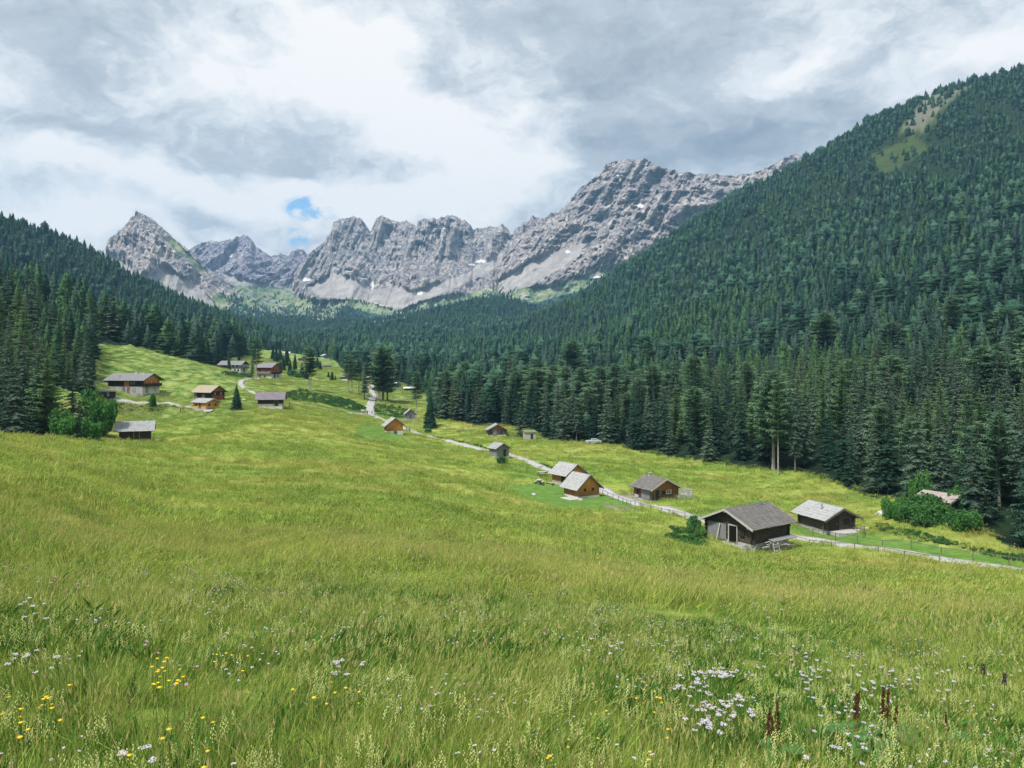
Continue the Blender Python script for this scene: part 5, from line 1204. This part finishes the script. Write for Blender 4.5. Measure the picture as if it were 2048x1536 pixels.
def buildings():
    H = {}
    H['barn'] = hut('log_barn', 'black log barn with brown-grey roof, open doorway and planks under its side, nearest the camera', 1494, 1098, -38, 7.0, 7.0, 2.45, 24, 'darklog', 'roofbrown', 'log', ov=.85, ovs=.75, Y=97.5, cat='barn',
        ops=[('panel', 'F', -1.75, .2, 2.9, 1.95, 'greyboard'), ('open', 'F', .75, .15, 1.15, 1.95), ('window', 'F', 2.1, 1.1, .55, .7)], chim=[(.35, 2.2, .75, 'flue'), (1.0, 2.6, 0, 'sky')], tips=True, white_edge=True, rows=15, bs=.62)
    H['palelog'] = hut('log_hut', 'small grey log hut with a pale shingle roof behind the rail fence at the right', 1652, 1074, 40, 4.8, 5.4, 2.05, 26, 'greylog', 'roofpale', 'log', ov=.95, ovs=.8, Y=111, base='stone',
        ops=[('door', 'F', -1.1, .2, 1.6, 1.75, 'darkwood', 'darkwood'), ('window', 'F', 1.1, .95, .75, .7)], chim=[(-1.2, -.6, .85, 'flue')], rows=6)
    H['deck'] = hut('plank_hut', 'dark reddish plank hut with a brown roof and a railed wooden deck', 1312, 1000, 38, 5.6, 4.9, 2.15, 27, 'rust', 'roofbrown', Y=131, ov=.5, ovs=.55, white_edge=True,
        ops=[('window', 'L', -1.2, .9, .6, .6), ('panel', 'L', .9, .25, 2.2, 1.75, 'greyboard'), ('panel', 'L', -1.6, .2, 1.1, .5, 'silverboard'), ('door', 'F', -1.7, .2, .9, 1.75, 'darkwood'), ('window', 'F', .7, 1.15, .9, .6, 'white'), ('window', 'F', -.4, 1.2, .5, .5)], chim=[(-.1, 1.5, .55, 'stone')], rows=8)
    H['orange'] = hut('plank_hut', 'bright orange plank hut with two small square windows, in front of its twin', 1163, 990, 36, 4.5, 4.3, 1.85, 41, 'orange', 'roofpale', Y=137, base='plaster', ov=.55, ovs=.6,
        ops=[('window', 'F', -.85, 1.15, .36, .42), ('window', 'F', .85, 1.15, .36, .42), ('panel', 'L', .4, .3, 1.3, 1.45, 'redboard')], rows=6)
    H['orange_b'] = hut('plank_hut', 'orange-brown plank hut half hidden behind the bright orange one beside the road', 1137, 968, 38, 4.4, 4.6, 1.9, 36, 'orange', 'roofpale', Y=149, base='stone', ops=[('panel', 'L', 1.3, .2, 1.4, 1.2, 'darkwood'), ('window', 'F', 0, 1.5, .4, .4)], rows=6)
    H['grey'] = hut('board_hut', 'small grey board hut with a round bush against its front, beside the road', 998, 913, 32, 3.2, 3.1, 2.1, 30, 'greyboard', 'roofgrey', Y=173.5, ops=[('door', 'F', .5, .2, .8, 1.6, 'darkwood')], ov=.4, ovs=.4, rows=5)
    H['redbrown'] = hut('plank_hut', 'red-brown gabled hut on a white footing by the rail fence at the forest edge', 993, 872, 8, 5.4, 4.2, 2.2, 29, 'greylog', 'roofgrey', 'log', gable='rust', Y=243, base='plaster', bh=.45, ops=[('door', 'F', -.9, .45, 1.0, 1.6, 'greyboard'), ('window', 'F', 1.1, 1.2, .5, .5)], ov=.6, ovs=.5)
    shed('sod_roofed_shed', 'grey board shed with a grassy roof beside the neat small spruce', 1059, 880, 12, 3.4, 3.0, 2.1, 2.5, 'silverboard', 'sod', 238)
    H['hay'] = hut('plank_hut', 'narrow orange-brown gabled hut on a white footing beside the dark green lawn and the road', 787, 868, 14, 4.7, 3.6, 2.5, 37, 'orange', 'roofpale', Y=229, base='plaster', bh=.6, ops=[('door', 'F', .1, -.35, .7, .8, 'darkwood')], ov=.55, ovs=.75)
    H['gshed'] = hut('gabled_shed', 'grey gabled shed among herbs beside the bare-trunked pine across the road', 820, 837, 6, 3.9, 3.6, 2.1, 41, 'greyboard', 'roofpale', Y=303, cat='shed', ov=.4, ovs=.35, ops=[('door', 'F', 0, .2, 1.0, 1.8, 'greylog')])
    hut('long_shed', 'low dark shed with a shining white roof against the valley wood', 819, 782, 88, 3.6, 6.4, 1.6, 20, 'darkwood', 'white', Y=470, cat='shed', rows=3)
    H['purple'] = hut('dark_barn', 'dark barn with a purple-grey roof and white footing by the farm track', 542, 814, 84, 5.4, 7.2, 2.5, 33, 'darkwood', 'roofpurple', Y=243, base='plaster', bh=.85, cat='barn', ov=.9, ovs=.7, chim=[(.3, -.4, .6, 'stone')], ops=[('door', 'L', 1.9, .2, 1.0, 1.6, 'darkwood'), ('window', 'L', -.6, 1.4, .5, .45), ('door', 'F', 0, .3, .9, 1.8, 'greyboard')])
    H['honey'] = hut('small_cabin', 'small honey-orange cabin with a light roof below the tan-roofed hut', 412, 823, 40, 4.8, 5.4, 1.95, 21, 'orange2', 'roofpale', Y=229, base='stone', cat='cabin', ov=.7, ovs=.55,
        ops=[('window', 'F', -1.2, .9, .7, .6, 'redboard', 'orange2'), ('window', 'F', 1.1, .9, .7, .6, 'redboard', 'orange2'), ('door', 'L', .3, .2, .9, 1.6, 'redboard'), ('window', 'L', -1.2, .9, .6, .6, 'redboard')])
    H['tan'] = hut('wooden_barn', 'brown barn with a tan shingle roof standing above the small honey-orange cabin', 419, 801, 43, 5.6, 7.2, 3.2, 31, 'darkwood', 'rooftan', gable='rust', Y=248, base='plaster', cat='barn', ov=.7, ovs=.8,
        ops=[('window', 'F', -1.2, 2.2, .5, .5, 'white'), ('window', 'F', 1.2, 2.2, .5, .5, 'white'), ('door', 'L', .4, .3, 1.1, 1.8, 'greyboard'), ('panel', 'L', 2.3, .3, 1.6, 2.6, 'darkwood'), ('panel', 'F', 0, .3, 4.6, 1.6, 'redboard'), ('panel', 'L', -2.9, .3, 1.0, 2.4, 'greyboard')])
    H['chalet'] = hut('big_chalet', 'big two-storey chalet with slate-grey roof, skylights and orange-red balcony gable', 268, 799, 50, 8.2, 13.6, 4.7, 25, 'darkwood', 'roofslate', gable='orange', Y=264, base='greyplaster', cat='house', ov=1.3, ovs=1.1, rows=8, bs=1.3, sink=1.3,
        ops=[('plaster', 'L', 0, -.2, 13.6, 2.5, 'greyplaster'), ('plaster', 'F', 0, -.2, 8.2, 2.5, 'plaster'), ('panel', 'L', .6, 2.4, 2.0, 2.0, 'orange'), ('panel', 'F', 0, 2.6, 7.2, 2.1, 'orange'),
             ('window', 'L', 3.4, 3.1, .8, .8, 'white'), ('window', 'L', 2.3, 3.1, .6, .8, 'white'), ('window', 'L', -3.3, 3.1, .8, .8), ('window', 'L', -5.0, 3.1, .8, .8), ('window', 'L', -4.0, .6, .8, 1.0), ('door', 'L', 1.4, 0, 1.0, 2.0, 'redboard', 'redboard'), ('window', 'L', 3.6, .5, 1.3, 1.2), ('door', 'L', -.6, 0, 1.1, 2.0, 'greyboard'),
             ('window', 'F', -2.2, 3.2, .8, .8, 'white', 'redboard'), ('window', 'F', 0, 3.2, .8, .8, 'white', 'redboard'), ('window', 'F', 2.2, 3.2, .8, .8, 'white', 'redboard'), ('window', 'F', -1.1, 5.0, .6, .6, 'white', 'white'), ('window', 'F', 1.1, 5.0, .6, .6, 'white', 'white'), ('balcony', 'F', 0, 2.35, 8.6), ('door', 'F', -2.2, .1, 1.0, 2.0, 'redboard'), ('window', 'F', 1.8, .8, 1.0, .9)],
        chim=[(-.6, -1.5, .9, 'white'), (-.8, -4.8, .7, 'white'), (-2.8, 3.2, .9, 'flue'), (-2.4, 1.2, 0, 'sky'), (-1.2, 3.0, 0, 'sky'), (-1.6, -.6, 0, 'sky')])
    H['farm'] = hut('farmhouse', 'long white-walled farmhouse with a grey roof behind the column-shaped spruce', 467, 745, 60, 7.6, 12.5, 4.4, 27, 'plaster', 'roofslate', gable='darkwood', Y=425, base='plaster', cat='house', ov=1.0, ovs=.9, bs=1.4,
        ops=[('panel', 'L', 0, 2.1, 12.3, .7, 'greyboard'), ('panel', 'L', -2.5, 2.8, 5.5, 1.5, 'darkwood'), ('window', 'L', 2, 3.1, 1.0, 1.0), ('window', 'L', 4.4, 3.1, 1.0, 1.0), ('window', 'L', 3, .8, 1.0, 1.0), ('window', 'L', 5, .8, 1.0, 1.0), ('balcony', 'F', 0, 2.4, 7.8, 0, 'greyboard'), ('window', 'F', -1.6, 3.0, .9, .9), ('window', 'F', 1.6, 3.0, .9, .9), ('door', 'F', 0, .1, 1.1, 2.0, 'darkwood'), ('panel', 'L', -4.6, .2, 3.0, 1.9, 'greyboard')], chim=[(-.5, 1.5, .8, 'stone')])
    H['brown'] = hut('brown_chalet', 'tall red-brown chalet on a white ground floor beside the spindly conifer', 537, 756, 52, 7.6, 9.6, 5.9, 29, 'redboard', 'roofslate', Y=410, base='plaster', bh=2.1, cat='house', ov=1.0, ovs=.9, bs=1.4,
        ops=[('window', 'L', -2.6, .6, 1.2, .9), ('window', 'L', .6, .6, 1.0, .8), ('window', 'F', 1.4, .6, .9, .9), ('door', 'F', -1.2, 0, 1.1, 1.9, 'darkwood'), ('balcony', 'L', 0, 2.4, 9.6, 0, 'greyboard'), ('window', 'F', -1.6, 3.0, .8, .9, 'white', 'orange'), ('window', 'F', 1.6, 3.0, .8, .9, 'white', 'orange'), ('window', 'F', -1.3, 5.1, .8, .9, 'white'), ('window', 'F', 1.3, 5.1, .8, .9, 'white'), ('window', 'L', -2.4, 3.4, .9, .9), ('window', 'L', 1.4, 3.4, .9, .9), ('balcony', 'F', 0, 2.4, 7.8)], chim=[(-.6, .5, .7, 'stone'), (-1.4, -1.0, 0, 'sky')])
    for nm, lab, px, Y, phi, W, L, hw, pit, wl, rf in [
        ('far_hut', 'distant hut with gleaming pale roof just under the forest, highest of the village', 546, 820, 60, 6, 7, 2.2, 20, 'darkwood', 'roofpale'),
        ('far_hut', 'distant hut with a white roof edge and white footing standing above the village meadow', 573, 800, 80, 6, 7, 3.0, 20, 'redboard', 'white'),
        ('far_hut', 'distant broad-gabled brown hut above the rounded shrubs', 607, 640, 4, 8, 7, 2.0, 24, 'rust', 'roofbrown'),
        ('far_hut', 'distant pale-roofed hut at the right end of the village meadow next to the wood', 650, 740, 25, 6, 6.5, 2.4, 28, 'greyboard', 'roofpale'),
        ('far_hut', 'low dark barn in the meadow behind the lone pine', 633, 600, 84, 5, 7, 1.8, 20, 'darkwood', 'roofbrown'),
        ('far_hut', 'very low dark hut beside the valley wood, right of the other distant barns', 654, 610, 86, 4, 6, 1.2, 18, 'darkwood', 'roofbrown'),
        ('far_hut', 'dark gable of a hut right behind the white-walled farmhouse', 466, 560, 8, 6.5, 5, 2.2, 30, 'darkwood', 'roofbrown'),
        ('far_hut', 'small pale-roofed hut at the edge of the trees above the white-walled farmhouse', 468, 640, 60, 5, 5, 1.8, 25, 'greyboard', 'roofpale'),
        ('far_hut', 'small hut with a violet-grey roof on the slope behind the open pine row', 692, 470, 55, 4.5, 5, 1.8, 25, 'darkwood', 'roofpurple'),
        ('far_hut', 'white-roofed hut across the road beyond the big roadside pines', 790, 480, 40, 5, 5, 2.2, 25, 'greyboard', 'white'),
        ('far_hut', 'pale hut standing at the road where it vanishes behind the pines', 741, 505, 84, 5, 6, 1.8, 22, 'greyboard', 'roofpale')]:
        hut(nm, lab, px, 0, phi, W, L, hw, pit, wl, rf, Y=Y, base='plaster', bh=.5, rows=4, bs=2, ops=[('door', 'F', 0, .3, 1.0, 1.6, 'darkwood')], group=None)
    H['pink'] = hut('pink_roofed_hut', 'hut with a pinkish roof almost buried in the thicket at the forest edge', 1884, 1030, 58, 4.2, 4.6, 2.4, 19, 'greyboard', 'roofpink', Y=111.5, ops=[('door', 'F', 0, .2, .9, 1.6, 'darkwood')], white_edge=True, ov=.5, ovs=.5)
    H['greybarn'] = hut('dark_barn', 'black-walled barn with a light grey roof, alone at the left edge of the meadow', 271, 888, 86, 4.8, 6.1, 2.5, 34, 'darkwood', 'roofgrey', Y=172.5, base='stone', cat='barn', ov=.95, ovs=.6, white_edge=True, chim=[(-.2, -1.6, .45, 'flue')], ops=[('door', 'L', .4, .25, 1.0, 1.7, 'darkwood'), ('panel', 'L', -2.3, -.2, 1.0, .5, 'silverboard')])
    shed('grey_shed', 'tiny grey board shed under the bright leafy tree', 212, 866, 5, 2.4, 2.0, 1.7, 1.9, 'greyboard', 'roofbrown', 180)
    shed('woodshed', 'low dark woodshed left of the big chalet', 208, 793, 20, 6.0, 2.6, 1.5, 1.9, 'darkwood', 'roofbrown')
    # deck beside the dark reddish hut
    h = H['deck']; c = local(h, 3.9, -1.6); c.z = gz(c.x, c.y); e = empty('wooden_deck', c, h.rotation_euler.z, 'railed wooden deck standing on posts at the right end of the dark reddish hut', 'deck'); m = MB()
    for k in range(14): m.box((-1.5+k*.23, 0, .62), (.21, 3.0, .05))
    for x in (-1.4, 0, 1.4):
        for y in (-1.35, 1.35): m.tube((x, y, -.5), (x, y, .6), .07, .07, 6)
    m.box((0, -1.5, .35), (3.2, .05, .5)); m.box((1.62, 0, .35), (.05, 3.0, .5)); m.build('floor', M['silverboard'], e); m = MB()
    for x in (-1.55, -.5, .5, 1.55): m.box((x, -1.47, 1.1), (.09, .09, 1.0))
    for y in (-.5, .5, 1.45): m.box((1.57, y, 1.1), (.09, .09, 1.0))
    for z in (.85, 1.2, 1.55): m.box((0, -1.5, z), (3.3, .05, .14)); m.box((1.62, 0, z), (.05, 3.0, .14))
    m.build('railing', M['silverboard'], e)
    # barn side: lean-to with planks, crates and a broken frame
    h = H['barn']; r = empty('lumber_pile', on_ground(local(h, 4.5, .4)), h.rotation_euler.z, 'heap of grey planks and offcuts under the right-hand eaves of the log barn', 'lumber'); g = random.Random(9)
    m = MB()
    for k in range(26): m.box((g.uniform(-.35, .25), g.uniform(-1.6, 1.8), .12+k*.045), (g.uniform(.12, .25), g.uniform(2.0, 4.2), .045), g.uniform(-.12, .12))
    m.build('planks', M['silverboard'], r); m = MB()
    for k in range(9): m.box((.25+g.uniform(0, .15), -2.3+k*.28, .72), (.05, .24, 1.0), 0, .12)
    m.box((-.1, .7, 1.36), (.9, 4.6, .07), 0, .18); m.build('boarding', M['greyboard'], r); m = MB()
    for a in (-.5, .5): m.box((.75, -1.6+a, .6), (.06, .08, 1.4), 0, -.3, .25*a)
    for z in (.35, .75, 1.1): m.box((.72, -1.6, z), (.05, 1.1, .07), 0, -.3)
    m.build('sawhorse', M['silverboard'], r)
    r = empty('leaning_plank', local(h, -1.45, -3.95), h.rotation_euler.z, 'long whitish plank leaning against the grey boarded left part of the log barn', 'plank'); m = MB(); m.box((.15, 0, 1.05), (.14, .04, 2.3), 0, .16, -.14); m.build('plank', M['silverboard'], r)
    for k, (x, y, lb) in enumerate(((3.0, -4.1, 'wooden crate full of offcuts at the front corner of the log barn'), (3.9, -3.9, 'smaller crate beside the front corner crate of the log barn'))):
        p = on_ground(local(h, x, y)); r = empty('crate', p, h.rotation_euler.z+.3*k, lb, 'crate'); m = MB(); s = .7-.15*k
        for z in (.1, .3, .5): 
            for a, b, c, d in ((0, -s/2, s, .04), (0, s/2, s, .04), (-s/2, 0, .04, s), (s/2, 0, .04, s)): m.box((a, b, z), (c, d, .14))
        m.box((0, 0, .05), (s, s, .04)); m.build('slats', M['silverboard'], r); m = MB()
        for q in range(5): m.box((g.uniform(-.15, .15), g.uniform(-.15, .15), .45), (.08, .08, .6), q, .3)
        m.build('offcuts', M['greyboard'], r)
    # slabs
    def slab(name, lab, px, py, rz, w, l, Y=None):
        p = hit(px, py, 60) if Y is None else at(px, Y); m = MB(); m.box((0, 0, -.1), (w, l, .55)); o = m.build(name, M['palestone'], None, False, .03); o.location = p; o.rotation_euler = (0, 0, rz); return tag(o, lab, 'paving')
    p = local(H['orange'], -3.2, -1.2); q = MB(); q.box((0, 0, -.15), (2.6, 3.0, .5)); o = q.build('patio', M['palestone'], None, False, .03); o.location = on_ground(p); o.rotation_euler = (0, 0, H['orange'].rotation_euler.z); tag(o, 'pale concrete patio on the lawn left of the bright orange hut', 'patio')
    p = local(H['palelog'], 1.6, -3.6); q = MB(); q.box((0, 0, -.1), (7.0, 2.4, .5)); o = q.build('patio', M['palestone'], None, False, .03); o.location = on_ground(p); o.rotation_euler = (0, 0, H['palelog'].rotation_euler.z); tag(o, 'pale stone terrace in front of the small grey log hut', 'patio')
    for k, (px, py, lb) in enumerate(((1084, 951, 'picnic table left of the twin orange huts, farther one'), (1078, 967, 'picnic table on the mown grass left of the bright orange hut'), (1100, 970, 'low bench beside the picnic table by the orange huts'))):
        p = hit(px, py, 60); r = empty('picnic_table' if k < 2 else 'bench', p, .4+k, lb, 'table' if k < 2 else 'bench'); m = MB(); hh = .75 if k < 2 else .42
        for q in range(4 if k < 2 else 2): m.box((0, -.33+q*.22, hh), (1.9, .2, .05))
        m.build('table_top' if k < 2 else 'seat', M['silverboard'], r)
        for s in (-.75, .75): m = MB(); m.box((s, 0, hh/2-.1), (.1, .5, hh+.2)); m.build('leg', M['rail'], r)
        if k < 2:
            for s in (-.72, .72): m = MB(); m.box((0, s, .44), (1.9, .28, .05)); m.box((0, s, .15), (.1, .1, .6)); m.build('bench_board', M['silverboard'], r)
    # boulders
    for k, (px, py, s, lb) in enumerate(((92, 802, 2.0, 'big pale boulder on the bank of the left knoll, upper one'), (72, 788, 1.6, 'pale boulder partly behind the dark spruce on the left bank'), (96, 828, 1.2, 'smaller boulder below the big pale one on the left bank'), (103, 842, 1.4, 'flat light boulder just above the dark leafy bush at the left'), (1068, 990, .5, 'small white rock on the lawn left of the orange huts'), (1162, 1000, .45, 'white rock under the front wall of the bright orange hut'), (725, 822, 1.1, 'white block on the grass where track and road meet'), (1770, 1030, 1.2, 'pale stones heaped at the left end of the thicket'), (487, 800, .8, 'grey rock in the meadow right of the lone small spruce'))):
        p = hit(px, py, 60); bm = bmesh.new(); bmesh.ops.create_icosphere(bm, subdivisions=3, radius=1)
        for v in bm.verts:
            n = fbm(np.array([v.co.x*1.3+k*7]), np.array([v.co.y*1.3]), np.array([v.co.z*1.3]), 3, 5)[0]; v.co *= (1+.45*n); v.co.z *= .6
        me = bpy.data.meshes.new('boulder'); bm.to_mesh(me); bm.free(); o = link('boulder', me, M['boulder'] if 'white' not in lb else M['palestone']); o.location = p; o.scale = (s, s*.9, s); tag(o, lb, 'boulder')
    return H

def cars():
    def car(px, Y, rz, paint, lab):
        p = at(px, Y); r = empty('parked_car', p, rz, lab, 'car'); m = MB()
        prof = [(-2.05,.35),(-2.1,.75),(-1.95,.95),(-1.1,1.02),(-.55,1.42),(.75,1.45),(1.55,1.0),(2.05,.92),(2.1,.4)]
        def ext(pr, w, wt=None):
            n = len(pr); vs = [(x, -w+(.12 if z > 1.1 else 0), z) for x, z in pr]+[(x, w-(.12 if z > 1.1 else 0), z) for x, z in pr]
            m.add(vs, [tuple(range(n)), tuple(range(2*n-1, n-1, -1))]+[(i, i+n, (i+1) % n+n, (i+1) % n) for i in range(n)])
        ext(prof, .85); m.build('body', paint, r, False, .06); m = MB()
        for s in (-1, 1): m.box((.05, s*.775, 1.2), (1.5, .06, .3))
        m.box((-.86, 0, 1.23), (.04, 1.3, .46), 0, .95); m.box((1.2, 0, 1.23), (.04, 1.3, .5), 0, -1.05); m.build('windows', M['glass'], r)
        for x in (-1.3, 1.3):
            for s in (-1, 1):
                m = MB(); m.tube((x, s*.68, .33), (x, s*.88, .33), .33, .33, 16); w = m.build('wheel', M['black'], r); m = MB(); m.tube((x, s*.86, .33), (x, s*.9, .33), .19, .19, 12); m.build('rim', M['steel'], w)
        for s in (-1, 1): m = MB(); m.box((-2.07, s*.6, .76), (.08, .3, .14)); m.build('headlight', M['white'], r); m = MB(); m.box((2.07, s*.65, .8), (.08, .2, .16)); m.build('tail_light', M['redboard'], r)
        return r
    car(1187, 214, .15, plain('silver_blue_paint', (.50, .56, .62), .3, .5, .03, 6, .3), 'pale silver-blue car parked in the shade of the forest edge behind the meadow')
    car(222, 268, .2, plain('dark_car_paint', (.03, .035, .04), .3, .5, .03), 'dark car parked at the left end of the big chalet')

def fences():
    fence('rail_fence', 'low rail fence along the lawn side of the road, from the bright orange hut downhill', [(1196, 985), (1240, 1003), (1276, 1016), (1300, 1022), (1370, 1038)], .85, 2.6, (.92,))
    fence('rail_fence', 'long rail fence on the far side of the road, reaching the right border', [(1572, 1062), (1640, 1075), (1740, 1092), (1860, 1107), (1960, 1122), (2048, 1135), (2090, 1141)], 1.0, 3.3, (.95,))
    fence('rail_fence', 'thin rail fence on the near side of the road below the log hut lawn', [(1578, 1078), (1700, 1098), (1800, 1114), (1880, 1126)], .75, 3.4, (.92,))
    fence('rail_fence', 'short two-rail fence at the right end of the stone terrace', [(1702, 1062), (1716, 1065), (1730, 1068), (1726, 1076)], 1.05, 1.5, (.95, .55))
    fence('rail_fence', 'old rail fence running from the shaggy spruce to the red-brown hut', [(862, 856), (900, 860), (940, 864), (975, 868)], 1.1, 3.2, (.9, .45))
    fence('rail_fence', 'old rail fence between the red-brown hut and the sod-roofed shed', [(1012, 872), (1035, 873), (1052, 875)], 1.1, 2.6, (.9, .45))
    fence('rail_fence', 'rail fence leading from the sod-roofed shed along the forest edge', [(1072, 874), (1100, 876), (1135, 879)], 1.1, 3.0, (.9, .45))
    fence('rail_fence', 'fence of thin posts along the farm track by the brown chalet', [(490, 778), (530, 790), (575, 799)], .9, 4, (.9,))
    fence('rail_fence', 'short fence beside the dark barn with the purple-grey roof', [(570, 806), (578, 808), (580, 815)], 1.1, 1.4, (.9, .5))
    fence('rail_fence', 'little fence at the right corner of the lone grey-roofed barn', [(292, 880), (306, 882), (308, 890)], 1.2, 1.3, (.9, .5))

def people():
    M['skin'] = plain('skin', (.50, .32, .24), .6, .3, .05); M['hair'] = plain('hair', (.05, .035, .025), .8, .2, .1)
    cl = lambda n, c: plain(n, c, .85, .1, .1, 8)
    B, Wt, Rd, Bl, Gy = cl('black_cloth', (.03, .03, .035)), cl('white_cloth', (.72, .72, .72)), cl('red_cloth', (.35, .06, .05)), cl('blue_cloth', (.06, .11, .25)), cl('grey_cloth', (.2, .2, .22))
    for px, py, yaw, ja, tr, lab, pk in [
        (747, 806, .3, B, Gy, 'person in dark clothes walking up the road, left one of a pair', None), (750.5, 805, 2.9, Gy, B, 'person in a grey top walking up the road, right one of a pair', B),
        (735, 829, .4, B, B, 'person in black standing left of the white figure at the road junction', None), (739, 830, .1, Wt, Wt, 'person dressed in white in the middle of the group at the road junction', None), (744, 829, -.5, B, Bl, 'person in black top and blue trousers right of the white figure', None),
        (813, 862, .7, Gy, B, 'hiker in grey following the road just right of the narrow orange-brown hut', None), (819, 864, .5, Bl, B, 'hiker in dark blue with a backpack beside the narrow orange-brown hut', B),
        (361, 823, 1.4, Wt, B, 'person in a white top on the grass left of the honey-orange cabin', None), (366, 824, -1.2, B, Gy, 'person in a black top beside the one in white near the honey-orange cabin', None)]:
        p = hit(px, py, 100); person(p, yaw, lab, ja, tr, 'walkers on the road and meadow', random.uniform(.95, 1.05), .25, pk)

# ------------------------------------------------------------------ build everything, large things first
M['palestone'] = plain('pale_stone', (.42, .41, .40), .9, .1, .12, 3.0)
tree_kinds(); solid_kinds(); bush_kinds()
build_ground(); build_roads(); build_mountains()
H = buildings(); cars(); fences(); people()
NEAR_TREES = 250
single_trees(); build_forest(); build_meadow(); flowers()

# the air between here and the far walls
def haze():
    global HAZE_BOTTOM
    HAZE_BOTTOM = min(min(v.co.z for v in bpy.data.objects[n].data.vertices) for n in ('ground', 'rocky_peak', 'rocky_ridge', 'rocky_wall', 'rocky_massif'))-1
    print('LOWEST', HAZE_BOTTOM)
    m, t, o = newmat('haze'); v = t.node('ShaderNodeVolumePrincipled', {'Color': (.30, .62, 1.0), 'Density': HAZE, 'Anisotropy': .0})
    t.l.new(v.outputs[0], o.inputs[1]); b = MB(); b.box((0, 0, 0), (9600, 9600, 1400)); ob = b.build('haze', m); ob.location = (0, 0, HAZE_BOTTOM+700); tag(ob, 'thin blue air over the whole valley', kind='stuff')
HAZE = 9.5e-5
haze()
